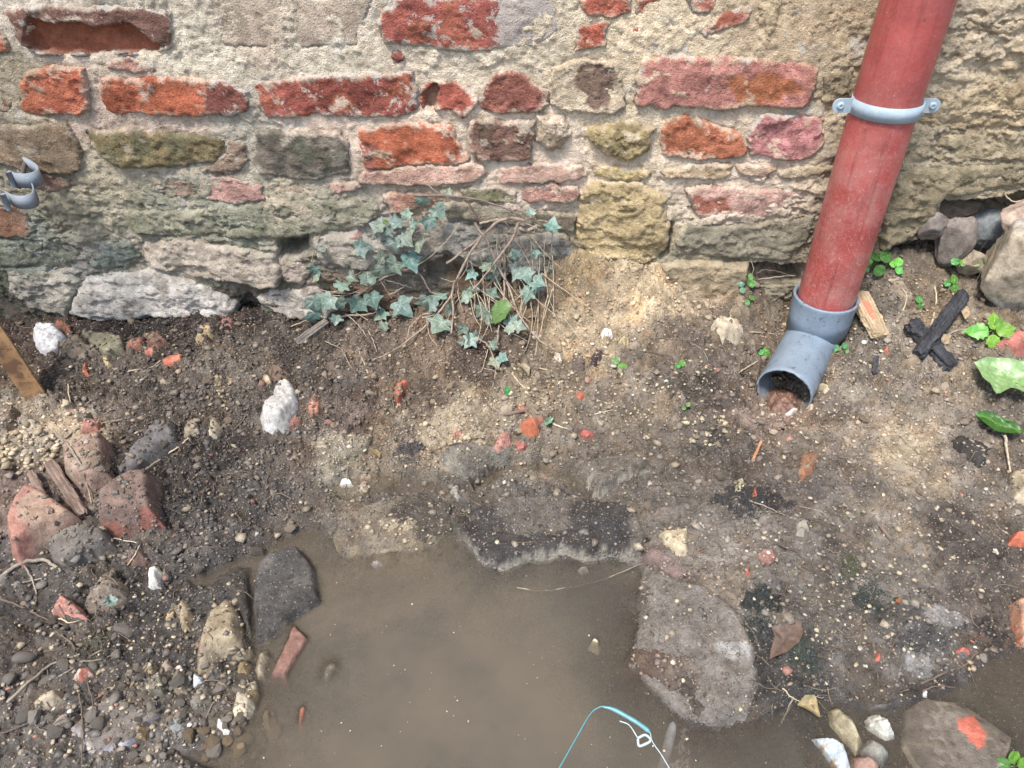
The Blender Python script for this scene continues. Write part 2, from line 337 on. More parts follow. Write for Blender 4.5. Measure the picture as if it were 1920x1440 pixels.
# ------------------------------------------------------------------ materials
class NT:
    def __init__(s, name):
        s.m = bpy.data.materials.new(name); s.m.use_nodes = True; s.t = s.m.node_tree
        s.b = s.t.nodes['Principled BSDF']; s.out = s.t.nodes['Material Output']
        s.pos = s.n('ShaderNodeNewGeometry').outputs['Position']
    def n(s, typ, **kw):
        nd = s.t.nodes.new(typ)
        for k, v in kw.items(): setattr(nd, k, v)
        return nd
    def L(s, a, b): s.t.links.new(a, b)
    def noise(s, scale, detail=4, rough=.6, vec=None, dist=0):
        nd = s.n('ShaderNodeTexNoise'); nd.inputs['Scale'].default_value = scale; nd.inputs['Detail'].default_value = detail; nd.inputs['Roughness'].default_value = rough; nd.inputs['Distortion'].default_value = dist
        s.L(vec or s.pos, nd.inputs['Vector']); return nd.outputs['Fac']
    def voro(s, scale, feat='F1', out='Distance', vec=None):
        nd = s.n('ShaderNodeTexVoronoi'); nd.feature = feat; nd.inputs['Scale'].default_value = scale
        s.L(vec or s.pos, nd.inputs['Vector']); return nd.outputs[out]
    def map(s, v, a, b, c=0, d=1, smooth=True):
        nd = s.n('ShaderNodeMapRange'); nd.interpolation_type = 'SMOOTHSTEP' if smooth else 'LINEAR'
        for i, q in ((1, a), (2, b), (3, c), (4, d)):
            if isinstance(q, (int, float)): nd.inputs[i].default_value = q
            else: s.L(q, nd.inputs[i])
        s.L(v, nd.inputs[0]); return nd.outputs[0]
    def math(s, op, a, b=None, c=None):
        nd = s.n('ShaderNodeMath', operation=op)
        for i, q in enumerate((a, b, c)):
            if q is None: continue
            if isinstance(q, (int, float)): nd.inputs[i].default_value = q
            else: s.L(q, nd.inputs[i])
        return nd.outputs[0]
    def mix(s, fac, a, b, mode='MIX'):
        nd = s.n('ShaderNodeMix', data_type='RGBA', blend_type=mode)
        for i, q in ((0, fac), (6, a), (7, b)):
            if isinstance(q, (int, float)): nd.inputs[i].default_value = q
            elif isinstance(q, (tuple, list, np.ndarray)): nd.inputs[i].default_value = tuple(q)[:3] + (1,)
            else: s.L(q, nd.inputs[i])
        return nd.outputs[2]
    def attr(s, name, typ='GEOMETRY', out='Fac'):
        nd = s.n('ShaderNodeAttribute', attribute_name=name, attribute_type=typ); return nd.outputs[out]
    def bump(s, h, dist, strength=1.0, normal=None):
        nd = s.n('ShaderNodeBump'); nd.inputs['Distance'].default_value = dist; nd.inputs['Strength'].default_value = strength
        s.L(h, nd.inputs['Height'])
        if normal is not None: s.L(normal, nd.inputs['Normal'])
        return nd.outputs[0]
    def col(s, v): s.L(v, s.b.inputs['Base Color']) if not isinstance(v, tuple) else setattr(s.b.inputs['Base Color'], 'default_value', v + (1,))
def L3(r, g, b): return tuple(float(q) for q in lin((r, g, b)))

def masonry(name, lime=True, bscale=1.0, vcol=True):
    k = NT(name)
    if vcol: c = k.attr('Col', out='Color')
    else: c = k.n('ShaderNodeObjectInfo').outputs['Color']
    n1 = k.noise(55, 6, .68); n2 = k.noise(320, 5, .7); n3 = k.noise(900, 3, .7)
    c = k.mix(k.map(n1, .3, .72, .0, 1), k.mix(1, c, (.74, .71, .68), 'MULTIPLY'), k.mix(1, c, (1.26, 1.26, 1.28), 'MULTIPLY'))
    c = k.mix(k.map(n2, .45, .32, 0, .6), c, k.mix(1, c, (.46, .40, .36), 'MULTIPLY'))
    c = k.mix(k.map(n3, .44, .30, 0, .5), c, k.mix(1, c, (.5, .46, .42), 'MULTIPLY'))       # dark pits
    c = k.mix(k.map(n2, .58, .72, 0, .55), c, k.mix(.5, c, (.72, .66, .56)))                  # pale grains
    c = k.mix(k.map(k.voro(420), .16, .05, 0, .6), c, k.mix(.6, c, (.62, .58, .50)))
    if lime:
        la = k.attr('lime')
        nl = k.noise(38, 8, .72, dist=.6)
        th = k.map(la, 0, 1, .80, .30, False)
        m = k.map(k.math('SUBTRACT', nl, th), -.015, .03, 0, 1)
        c = k.mix(k.math('MULTIPLY', m, .82), c, (.60, .55, .47))
        gr = k.attr('green')
        m2 = k.math('MULTIPLY', k.map(k.noise(30, 7, .7), .42, .62, 0, 1), gr)
        c = k.mix(m2, c, (.115, .135, .085))
    k.col(c); k.b.inputs['Roughness'].default_value = .93; k.b.inputs['Specular IOR Level'].default_value = .2
    h = k.math('ADD', k.math('MULTIPLY', n1, .8), k.math('ADD', k.math('MULTIPLY', n2, 1.3), k.math('MULTIPLY', n3, .7)))
    cr = k.voro(46, 'DISTANCE_TO_EDGE', vec=k.n('ShaderNodeVectorMath').outputs[0]) if False else None
    h = k.math('ADD', h, k.math('MULTIPLY', k.map(k.voro(210), .45, .1), .35))
    k.L(k.bump(h, .0036 * bscale, 1.0), k.b.inputs['Normal'])
    return k.m
M_masonry = masonry('lime_mortar_and_brick')

def ground_mat():
    k = NT('wet_soil')
    c = k.attr('Col', out='Color'); wet = k.attr('wet')
    n1 = k.noise(40, 6, .7); n2 = k.noise(190, 6, .72); n3 = k.noise(700, 4, .7)
    v = k.voro(260); vc = k.voro(260, out='Color'); v2 = k.voro(620); 
    c = k.mix(k.map(n1, .3, .7, 0, 1), k.mix(1, c, (.56, .53, .50), 'MULTIPLY'), k.mix(1, c, (1.22, 1.2, 1.18), 'MULTIPLY'))
    c = k.mix(k.map(n2, .47, .33, 0, .9), c, k.mix(1, c, (.30, .28, .27), 'MULTIPLY'))
    c = k.mix(k.map(n3, .56, .72, 0, .6), c, k.mix(1, c, (1.7, 1.65, 1.6), 'MULTIPLY'))
    c = k.mix(k.map(n3, .44, .30, 0, .6), c, k.mix(1, c, (.4, .4, .4), 'MULTIPLY'))
    sep = k.n('ShaderNodeSeparateColor'); k.L(vc, sep.inputs[0])
    grain = k.math('MULTIPLY', k.map(v, .34, .24, 0, 1), k.map(sep.outputs[0], .66, .70, 0, 1))
    c = k.mix(k.math('MULTIPLY', grain, .75), c, k.mix(sep.outputs[1], (.30, .23, .16), (.55, .50, .42)))
    sep2 = k.n('ShaderNodeSeparateColor'); k.L(k.voro(620, out='Color'), sep2.inputs[0])
    patchy = k.map(k.noise(9, 5, .6), .42, .62, .05, 1)
    g2 = k.math('MULTIPLY', k.math('MULTIPLY', k.map(v2, .30, .2, 0, 1), k.map(sep2.outputs[0], .80, .83, 0, 1)), patchy)
    c = k.mix(k.math('MULTIPLY', g2, .7), c, (.50, .46, .39))
    g3 = k.math('MULTIPLY', k.map(v2, .34, .2, 0, 1), k.map(sep2.outputs[1], .90, .92, 0, 1))
    c = k.mix(k.math('MULTIPLY', g3, .8), c, (.30, .10, .05))
    dark = k.math('MULTIPLY', wet, .22)
    c = k.mix(dark, c, (.01, .01, .01))
    k.col(c)
    wet = k.math('MULTIPLY', wet, k.map(k.noise(28, 6, .7), .36, .56, .35, 1.15))
    r = k.math('ADD', k.map(wet, 0, .9, .95, .26, False), k.map(n2, .3, .7, -.12, .16))
    k.L(r, k.b.inputs['Roughness']); k.L(k.map(wet, 0, 1, .15, .6), k.b.inputs['Specular IOR Level'])
    h = k.math('ADD', k.math('MULTIPLY', n1, 1.2), k.math('ADD', k.math('MULTIPLY', n2, 1.2), k.math('MULTIPLY', n3, .4)))
    h = k.math('ADD', h, k.math('MULTIPLY', grain, .5))
    k.L(k.bump(h, .0044, 1.0), k.b.inputs['Normal'])
    return k.m
M_ground = ground_mat()

def rock_mat(name, vcol, rough=.85):
    """stones: colour from the Col attribute or the object colour, its alpha = wetness"""
    k = NT(name)
    oi = k.n('ShaderNodeObjectInfo')
    c = k.attr('Col', out='Color') if vcol else oi.outputs['Color']
    wet = oi.outputs['Alpha']
    tc = k.n('ShaderNodeTexCoord').outputs['Object'] if not vcol else k.pos
    n1 = k.noise(70, 6, .68, tc); n2 = k.noise(380, 5, .7, tc)
    c = k.mix(k.map(n1, .3, .7, 0, 1), k.mix(1, c, (.66, .62, .58), 'MULTIPLY'), k.mix(1, c, (1.22, 1.2, 1.18), 'MULTIPLY'))
    c = k.mix(k.map(n2, .45, .30, 0, .6), c, k.mix(1, c, (.42, .38, .34), 'MULTIPLY'))
    c = k.mix(k.map(n2, .6, .72, 0, .5), c, k.mix(.5, c, (.65, .6, .52)))
    k.col(c); k.L(k.map(wet, 0, 1, rough, .28, False), k.b.inputs['Roughness']); k.L(k.map(wet, 0, 1, .2, .6), k.b.inputs['Specular IOR Level'])
    k.L(k.bump(k.math('ADD', k.math('MULTIPLY', n1, 1.3), n2), .0022, .8), k.b.inputs['Normal'])
    return k.m
M_rock = rock_mat('rubble_stone', True)
M_pebble = rock_mat('pebble_stone', False)

def simple(name, rgb, rough=.6, var=.25, scale=120, bump=.0008, spec=.4, metal=0, tint=None, tscale=25, tlo=.5, thi=.65):
    k = NT(name); n = k.noise(scale, 5, .65)
    c = k.mix(k.map(n, .3, .7), tuple(q * (1 - var) for q in rgb), tuple(min(1, q * (1 + var)) for q in rgb))
    if tint: c = k.mix(k.map(k.noise(tscale, 6, .7), tlo, thi), c, tint)
    k.col(c); k.b.inputs['Roughness'].default_value = rough; k.b.inputs['Specular IOR Level'].default_value = spec; k.b.inputs['Metallic'].default_value = metal
    k.L(k.bump(n, bump, .7), k.b.inputs['Normal']); return k.m

# ------------------------------------------------------------------ ground sheet
def axis(a0, a1, dense, lo, hi, n=14):
    left = lo + (dense[0] - lo) * (1 - np.linspace(1, 0, n, endpoint=False) ** 2.5); right = dense[-1] + (hi - dense[-1]) * np.linspace(0, 1, n + 1)[1:] ** 2.5
    return np.concatenate([left, dense, right])
near = sstep(0.06, 0.0, np.abs(PS + 0.02)) * (PS < 0.02)
wetv = np.clip(np.maximum(SWET, sstep(.045, .004, -PS) * .9) , 0, 1)
gcol = SCOL * (1 - 0.22 * np.clip(sstep(.03, .0, -PS), 0, 1))[..., None]
X2 = axis(0, 0, gx, -12, 12); Y2 = np.concatenate([-12 + (DY0 + 12) * (1 - np.linspace(1, 0, 14, endpoint=False) ** 2.5), gy])
nl, nr, nb = 14, 14, 14
def pad(A):
    return np.pad(A, ((nb, 0), (nl, nr)) + ((0, 0),) * (A.ndim - 2), mode='edge')
ZP = pad(ZG); XX, YY = np.meshgrid(X2, Y2)
_f = sstep(DY0, DY0 - .28, YY); ZP = np.where(YY < DY0, ZP * (1 - _f) + (.02 + .006 * fbm(XX, YY, 7, 3, 5)) * _f, ZP)
GV = np.stack([XX, YY, ZP], -1).reshape(-1, 3)
gF = grid_faces(*XX.shape)
g = mesh_obj('ground', GV, gF, M_ground, col=pad(gcol).reshape(-1, 3), attrs={'wet': pad(wetv).ravel()}, center=False)
tag(g, 'uneven trampled soil and silt between the wall and the puddle', kind='structure')

# ------------------------------------------------------------------ the wall
MORTAR = [(30,20,(205,190,165)),(360,100,(210,196,166)),(500,60,(196,174,146)),(600,110,(204,190,160)),(900,120,(216,198,165)),(1050,90,(216,196,160)),(1200,80,(220,196,155)),(1480,50,(196,170,130)),(1560,150,(180,160,124)),
 (1800,80,(204,182,146)),(1850,200,(192,168,126)),(1750,300,(168,152,120)),(1850,300,(174,156,122)),(1600,250,(186,166,134)),(20,130,(165,150,120)),(180,230,(196,170,145)),(330,225,(196,170,145)),(460,230,(176,166,144)),
 (600,230,(212,186,160)),(860,215,(220,196,165)),(1050,290,(226,202,172)),(1150,300,(222,196,160)),(1300,330,(212,190,160)),(1400,340,(212,188,160)),(200,340,(186,172,140)),(120,380,(156,146,120)),(300,400,(144,142,118)),
 (450,400,(154,152,128)),(600,400,(155,146,126)),(60,460,(128,132,118)),(300,450,(178,163,142)),(150,510,(144,138,128)),(560,380,(184,168,138)),(750,340,(195,170,138)),(700,440,(155,150,138)),(900,450,(134,126,112)),
 (800,520,(112,102,86)),(880,540,(104,82,62)),(1090,480,(170,154,118)),(1150,490,(156,146,104)),(1400,470,(144,134,108)),(1000,340,(206,182,154)),(1250,380,(206,186,152)),(1700,440,(130,116,88)),(40,570,(84,74,64)),
 (300,600,(95,88,82)),(500,570,(110,96,80)),(700,560,(124,94,68)),(1300,520,(176,156,118)),(1250,490,(176,162,128)),(1500,250,(206,184,150)),(1180,210,(206,186,150)),(0,300,(150,140,118))]
MP = np.array([W(a, b) for a, b, _ in MORTAR]); MC = np.array([lin(c) for _, _, c in MORTAR]) * 1.22; MC = (MC * .92 + MC.mean(1, keepdims=True) * .08) * 1.05
def mortar_col(x, z):
    wx = x + .03 * fbm(x, z, 16, 4, 71); wz = z + .03 * fbm(x, z, 16, 4, 75)
    c = np.zeros(x.shape + (3,)); s = np.zeros(x.shape)
    for (cx, cz), cc in zip(MP, MC):
        k = 1 / ((wx - cx) ** 2 + (wz - cz) ** 2 + 3e-4) ** 2.2; s += k; c += k[..., None] * cc
    return c / s[..., None]
def wlow(x, z):
    return 0.008 * vn(x * 3.1, z * 4.3, 5) + 0.004 * vn(x * 9, z * 12, 6)
RED, ORG, DRK, PNK = (178,82,62), (205,98,58), (128,80,62), (196,138,115)
# (kind, outline in the photograph, colour, proud mm, lime, green, options)
WP = [
 ('brick',[(12,15),(75,8),(120,8),(240,15),(318,18),(325,90),(300,98),(240,100),(110,100),(75,100),(50,85),(30,50)],(138,98,82),9,.35,0,dict(recess=[([(62,30),(85,38),(130,40),(240,45),(262,60),(290,78),(316,90),(300,96),(180,99),(75,99),(54,75)],26,(196,104,66))])),
 ('brick',[(-40,60),(10,70),(16,95),(0,103),(-40,103)],ORG,5,.1,0,{}),
 ('stone',[(395,20),(440,-6),(700,-6),(672,50),(665,85),(560,92),(420,84),(400,55)],(198,176,150),3,.25,0,dict(smooth=1)),
 ('brick',[(708,40),(750,-8),(1040,-8),(1050,60),(1000,88),(880,95),(780,86),(722,80)],(178,84,68),7,.42,0,dict(limex=(930,1050,.5))),
 ('brick',[(1080,-8),(1178,-8),(1180,20),(1140,32),(1100,28)],(196,92,66),3,.2,0,{}),
 ('brick',[(1080,52),(1120,42),(1150,38),(1136,60),(1130,85),(1082,92)],(200,94,66),3,.2,0,{}),
 ('brick',[(1190,-8),(1245,-8),(1246,72),(1180,73),(1190,55),(1215,35),(1195,20)],(200,94,66),3,.25,0,{}),
 ('brick',[(1290,-8),(1345,-8),(1340,24),(1300,22)],(190,106,86),3,.3,0,{}),
 ('brick',[(1310,60),(1350,30),(1390,10),(1412,18),(1395,40),(1350,60),(1320,68)],(186,98,80),3,.3,0,{}),
 ('brick',[(732,96),(755,95),(760,110),(745,116),(730,108)],(150,82,66),5,.1,0,{}),
 ('brick',[(205,118),(235,108),(270,110),(298,125),(295,135),(240,132),(205,128)],(168,118,100),4,.2,0,{}),
 ('brick',[(-40,172),(20,188),(20,206),(-40,212)],(160,90,72),4,.2,0,{}),
 ('brick',[(55,135),(115,122),(160,125),(170,160),(172,200),(150,213),(75,215),(40,205),(38,160)],(206,104,66),9,.1,0,dict(col2=(190,80,50))),
 ('brick',[(188,145),(320,145),(415,148),(440,162),(465,170),(470,205),(440,215),(365,217),(300,215),(200,210),(190,175)],(208,100,60),10,.12,0,dict(limex=(370,470,.35),right=(380,(160,88,72)))),
 ('brick',[(480,155),(520,150),(640,140),(770,133),(782,170),(780,205),(760,217),(700,220),(600,215),(500,218),(485,190)],(172,80,62),10,.38,0,{}),
 ('brick',[(786,165),(800,152),(815,150),(850,150),(880,165),(895,185),(885,210),(865,220),(845,205),(800,203),(788,205)],(190,88,66),8,.15,0,dict(recess=[([(789,168),(805,156),(822,158),(826,180),(818,200),(792,203)],22,(180,130,100))])),
 ('brick',[(925,140),(945,132),(975,135),(1000,160),(1025,170),(1030,195),(1010,212),(930,213),(900,202),(905,170)],(158,90,72),9,.25,0,{}),
 ('brick',[(1035,125),(1090,110),(1150,115),(1165,150),(1170,200),(1150,212),(1060,207),(1035,195)],(192,172,140),9,.1,0,dict(patch=([(1085,128),(1150,124),(1155,170),(1140,195),(1095,190),(1090,160)],(146,118,98)))),
 ('brick',[(1198,110),(1240,105),(1400,108),(1510,115),(1530,130),(1520,185),(1500,198),(1400,200),(1250,200),(1192,195)],(198,124,106),10,.3,0,dict(patch=([(1370,135),(1470,135),(1500,160),(1450,195),(1395,200),(1375,180)],(202,112,66)))),
 ('brick',[(-40,235),(60,232),(130,230),(150,270),(160,310),(140,322),(60,318),(-40,300)],(150,126,100),11,.15,.2,dict(right=(40,(148,124,96)))),
 ('stone',[(165,245),(240,238),(330,245),(420,255),(428,285),(400,310),(290,313),(220,312),(195,290)],(146,128,86),13,.1,.5,{}),
 ('stone',[(424,262),(460,265),(468,300),(440,322),(380,321),(404,304),(430,288)],(158,132,108),10,.1,.1,{}),
 ('brick',[(480,245),(530,245),(640,245),(655,270),(655,325),(600,335),(560,335),(490,325),(472,300)],(132,120,104),12,.1,.6,{}),
 ('brick',[(672,240),(720,232),(800,228),(845,235),(858,260),(876,290),(875,305),(800,308),(720,315),(682,315),(675,270)],(214,104,62),10,.15,0,dict(patch=([(672,262),(705,262),(715,312),(680,315)],(176,96,74)))),
 ('brick',[(876,226),(880,223),(1000,228),(1000,250),(998,290),(985,303),(900,300),(882,282)],(150,106,88),13,.1,.35,{}),
 ('stone',[(1005,215),(1060,215),(1065,250),(1055,278),(1030,282),(1008,265)],(180,158,128),10,.1,0,dict(dome=1)),
 ('stone',[(1100,235),(1180,225),(1230,240),(1215,280),(1175,298),(1150,293),(1105,260)],(176,154,104),16,.1,.1,dict(dome=1)),
 ('brick',[(1245,220),(1280,215),(1320,225),(1390,250),(1396,280),(1380,293),(1300,297),(1240,290),(1235,255)],(208,112,70),9,.2,0,{}),
 ('brick',[(1420,215),(1450,212),(1540,215),(1545,265),(1515,293),(1470,297),(1400,287),(1403,250)],(196,122,116),10,.3,0,{}),
 ('brick',[(1552,270),(1580,270),(1575,300),(1548,297)],(140,110,98),4,.2,0,{}),
 ('brick',[(680,320),(800,308),(905,305),(910,325),(880,340),(780,345),(700,342),(672,335)],(194,148,126),12,.1,0,{}),
 ('brick',[(940,315),(1010,305),(1095,312),(1102,330),(1060,340),(940,345),(933,330)],(194,152,130),10,.1,0,{}),
 ('stone',[(1115,315),(1170,308),(1222,315),(1216,333),(1170,336),(1115,330)],(192,168,112),8,.1,0,{}),
 ('brick',[(1240,315),(1285,305),(1370,305),(1365,325),(1340,332),(1250,330)],(192,164,124),8,.1,0,{}),
 ('brick',[(1375,305),(1440,303),(1455,315),(1440,327),(1380,322)],(190,156,124),9,.1,0,{}),
 ('brick',[(1456,315),(1510,306),(1556,312),(1555,323),(1480,331),(1458,328)],(176,156,122),7,.1,0,{}),
 ('brick',[(275,345),(300,335),(370,335),(375,365),(345,370),(290,360)],(160,126,108),6,.2,.3,{}),
 ('brick',[(385,330),(420,325),(490,345),(500,370),(440,378),(385,372),(378,350)],(198,146,130),7,.15,0,{}),
 ('brick',[(520,350),(600,340),(612,360),(560,369),(525,366)],(182,156,130),7,.1,0,{}),
 ('brick',[(614,345),(670,337),(690,345),(640,359),(616,360)],(192,152,130),7,.1,0,{}),
 ('brick',[(50,322),(110,325),(150,345),(100,356),(50,345)],(152,116,100),5,.1,.1,{}),
 ('brick',[(-40,385),(30,380),(55,400),(68,430),(50,440),(-40,440)],(150,102,74),8,0,.25,{}),
 ('brick',[(862,350),(940,350),(975,358),(968,378),(950,382),(870,374)],(148,142,104),9,.1,.4,{}),
 ('brick',[(977,350),(1040,343),(1080,348),(1086,370),(1060,378),(990,382),(979,370)],(180,130,110),11,.1,0,{}),
 ('brick',[(1280,350),(1330,345),(1450,350),(1530,355),(1535,375),(1480,395),(1400,408),(1305,405),(1295,375)],(206,158,138),9,.15,0,dict(patch=([(1300,362),(1350,366),(1375,380),(1340,400),(1302,402)],(198,112,84)))),
 ('stone',[(1100,338),(1200,335),(1240,360),(1255,420),(1250,455),(1220,480),(1170,485),(1100,480),(1080,440),(1082,385)],(202,176,124),17,.05,0,dict(strata=1)),
 ('stone',[(832,378),(890,377),(1000,396),(1000,425),(900,417),(836,408)],(150,140,116),11,.1,.15,{}),
 ('brick',[(1003,398),(1075,402),(1080,430),(1003,426)],(126,110,90),10,.05,.8,{}),
 ('brick',[(722,362),(828,357),(826,386),(730,395)],(196,140,112),6,.2,0,{}),
 ('stone',[(230,395),(400,385),(600,370),(700,365),(716,400),(680,422),(600,432),(500,440),(300,440),(240,428)],(158,152,126),10,.1,.45,dict(strata=1)),
 ('stone',[(165,450),(210,445),(255,450),(265,480),(250,503),(180,500),(160,480)],(140,146,134),11,.1,.4,{}),
 ('stone',[(268,447),(340,440),(430,455),(520,465),(533,490),(528,522),(500,528),(420,520),(330,510),(272,492)],(192,176,154),19,.1,0,dict(strata=1)),
 ('stone',[(528,475),(570,478),(590,500),(575,525),(540,522),(524,500)],(186,168,148),16,.1,0,{}),
 ('stone',[(588,440),(650,428),(700,440),(760,460),(800,480),(780,508),(700,500),(610,492),(592,465)],(174,164,146),15,.15,.05,dict(strata=1)),
 ('brick',[(656,432),(672,428),(684,436),(676,448),(660,446)],(186,124,108),18,.1,0,{}),
 ('stone',[(720,425),(800,418),(860,440),(850,468),(790,478),(740,455)],(166,156,138),12,.15,0,{}),
 ('stone',[(-40,440),(150,450),(158,490),(120,497),(-40,495)],(136,136,118),9,.1,.45,{}),
 ('stone',[(20,502),(150,499),(160,525),(150,545),(130,590),(60,575),(20,540)],(176,168,150),13,.2,.2,dict(dome=1,strata=1)),
 ('stone',[(160,510),(270,502),(300,502),(400,530),(450,565),(445,592),(380,588),(320,584),(250,590),(200,592),(135,582),(152,540)],(196,188,174),20,.3,0,dict(dome=1,strata=1)),
 ('stone',[(480,552),(510,532),(600,530),(640,560),(620,590),(540,592),(500,572)],(196,184,166),17,.25,0,{}),
 ('stone',[(185,594),(275,602),(272,630),(200,625),(180,610)],(150,140,128),8,.1,0,{}),
 ('stone',[(832,415),(950,440),(1060,432),(1080,470),(1083,525),(1060,532),(1010,512),(900,500),(830,462)],(160,154,140),15,.2,.1,dict(strata=1,dome=1)),
 ('stone',[(1268,430),(1290,412),(1400,412),(1530,397),(1510,450),(1470,482),(1360,478),(1300,472),(1258,475)],(154,144,120),16,.1,.25,dict(strata=1)),
 ('stone',[(1232,492),(1262,480),(1400,482),(1394,522),(1360,562),(1300,565),(1240,535)],(186,164,128),30,.05,.15,{}),
 ('stone',[(1092,482),(1160,488),(1228,484),(1230,505),(1160,510),(1095,510)],(160,148,106),9,.1,.3,{}),
 ('stone',[(1730,40),(1850,20),(1960,30),(1960,120),(1800,130),(1725,110)],(204,182,144),4,.15,0,dict(strata=1)),
 ('stone',[(1725,150),(1960,155),(1960,235),(1740,240),(1715,220)],(198,172,130),5,.15,0,dict(strata=1)),
 ('stone',[(1700,252),(1900,247),(1960,250),(1960,298),(1690,300)],(178,160,124),5,.1,.15,dict(strata=1)),
 ('stone',[(1682,312),(1860,303),(1960,300),(1960,350),(1850,356),(1765,365),(1742,410),(1700,440),(1640,465),(1650,400)],(166,150,116),18,.05,.2,dict(strata=1)),
 ('stone',[(1430,-8),(1600,-8),(1590,60),(1440,82),(1425,30)],(202,178,138),4,.05,0,{}),
 ('stone',[(1540,132),(1600,122),(1590,180),(1545,192)],(170,152,118),6,.05,0,{}),
 ('stone',[(1120,-6),(1178,-6),(1180,-2),(1120,-2)],(200,180,140),2,0,0,{}),
]
WP = WP[:-1]
def recess_at(poly, x, z, soft=.006):
    return sstep(-soft * .3, soft, sdf(Wp(poly), x, z))
CAV = [([(520,440),(560,433),(582,436),(586,462),(560,476),(528,474)],70),([(1228,468),(1250,440),(1256,408),(1268,410),(1262,432),(1252,470),(1236,482)],45),
       ([(1757,372),(1800,372),(1850,366),(1925,352),(1990,352),(1990,520),(1840,520),(1730,500),(1728,440),(1760,410)],85),
       ([(1395,486),(1480,488),(1510,488),(1510,500),(1500,530),(1400,530)],60),([(1640,470),(1700,445),(1760,430),(1760,540),(1640,540)],50),
       ([(275,588),(330,584),(390,590),(410,600),(390,640),(280,640)],60),([(800,488),(840,474),(872,500),(1000,514),(1005,540),(900,545),(800,520)],20),
       ([(425,560),(470,540),(490,560),(500,600),(430,610)],30)]
def mortar_depth(x, z):
    d = wlow(x, z) + 0.0036 * fbm(x, z, 18, 4, 101) + 0.0022 * fbm(x, z * 1.3, 130, 4, 111, .7)
    def flake(f, sd, th=.0, wd=.035, ax=1.0): return sstep(th, th + wd, fbm(x * ax, z, f, 5, sd, .62))
    d = d + .0028 * flake(11, 151, .04, .02) + .0020 * flake(24, 153, .08, .02) + .0012 * flake(60, 155, .0, .03, .8)
    c1, c2, ci = worley(x + .004 * vn(x * 70, z * 70, 1), z + .004 * vn(x * 70, z * 70, 2), 85, 161)
    d = d + .0020 * np.clip(1 - (c1 / .6) ** 2, 0, 1) * np.clip(ci + .35, 0, 1)
    st = fbm(x * .45, z, 46, 4, 131)                               # slumped, layered trowel work low down and right
    lower = np.clip(sstep(.40, .27, z) + sstep(.45, .6, x), 0, 1)
    d = d + 0.0016 * lower * (np.abs(st) * 2 - .4) + .0046 * lower * flake(17, 171, 0, .02, .4) + .0026 * lower * flake(36, 173, .05, .02, .4)
    d = d + .0015 * lower * ridge(x * .6, z, 40, 3, 141)
    d = d * (1 - .32 * (1 - lower))
    for poly, mm in CAV:
        P = Wp(poly)
        wx = x + .005 * fbm(x, z, 60, 3, 3); wz = z + .005 * fbm(x, z, 60, 3, 4)
        d = d - mm * .001 * sstep(-.001, .010, sdf(P, wx, wz))
    return d
MS = 0.0023
mx = np.arange(-1.0, 1.0, MS); mz = np.arange(0.0, 0.62, MS)
MX1 = axis(0, 0, mx, -6, 6); MZ1 = np.concatenate([[-.3, -.15, -.05], mz, mz[-1] + (3.2 - mz[-1]) * np.linspace(0, 1, 22)[1:] ** 1.6])
WX, WZ = np.meshgrid(MX1, MZ1)
MD = mortar_depth(WX, WZ)
# contact joints: a shrinkage gap along the under side and ends of the units
gap = np.zeros_like(MD)
pieces = []
for kind, poly, c, pr, li, grn, opt in WP:
    P = Wp(poly); lo = P.min(0) - .02; hi = P.max(0) + .02
    i0, i1 = np.searchsorted(MX1, lo[0]), np.searchsorted(MX1, hi[0]); j0, j1 = np.searchsorted(MZ1, lo[1]), np.searchsorted(MZ1, hi[1])
    sl = (slice(j0, j1), slice(i0, i1)); x, z = WX[sl], WZ[sl]
    if x.size == 0: continue
    wx = x + .0085 * fbm(x, z, 55, 5, 201, .65); wz = z + .0065 * fbm(x, z, 55, 5, 205, .65)
    s = sdf(P, wx, wz); zc = P[:, 1].mean()
    under = .35 + .65 * sstep(0, -.02, z - zc)
    m = np.clip(vn(x * 26, z * 26, 209) * 1.6 + .35, 0, 1)
    gap[sl] = np.maximum(gap[sl], .0045 * under * m * np.exp(-(np.minimum(s, 0) / .0035) ** 2))
    for rp, mm, _ in opt.get('recess', []):
        gap[sl] = np.maximum(gap[sl], (mm + 8) * .001 * sstep(-.001, .004, sdf(Wp(rp), wx, wz)))
MD = MD - gap
brick_wall = empty('brick_wall', (0, YW, 0))
tag(brick_wall, 'weathered wall of red bricks, rubble stones and crumbling lime mortar behind the muddy ground', 'wall')
mcol = mortar_col(WX, WZ)
lv = .25 + .35 * np.clip(fbm(WX, WZ, 9, 3, 301) + .2, 0, 1)
gv = np.clip(.55 * sstep(.42, .28, WZ) * sstep(-.1, -.45, WX) + .5 * np.clip(fbm(WX, WZ, 7, 3, 305), 0, 1) * sstep(.45, .2, WZ), 0, .75)
mesh_obj('mortar', np.stack([WX, YW - MD, WZ], -1).reshape(-1, 3), grid_faces(*WX.shape)[:, ::-1], M_masonry, brick_wall, col=mcol.reshape(-1, 3), attrs={'lime': lv.ravel(), 'green': gv.ravel()})
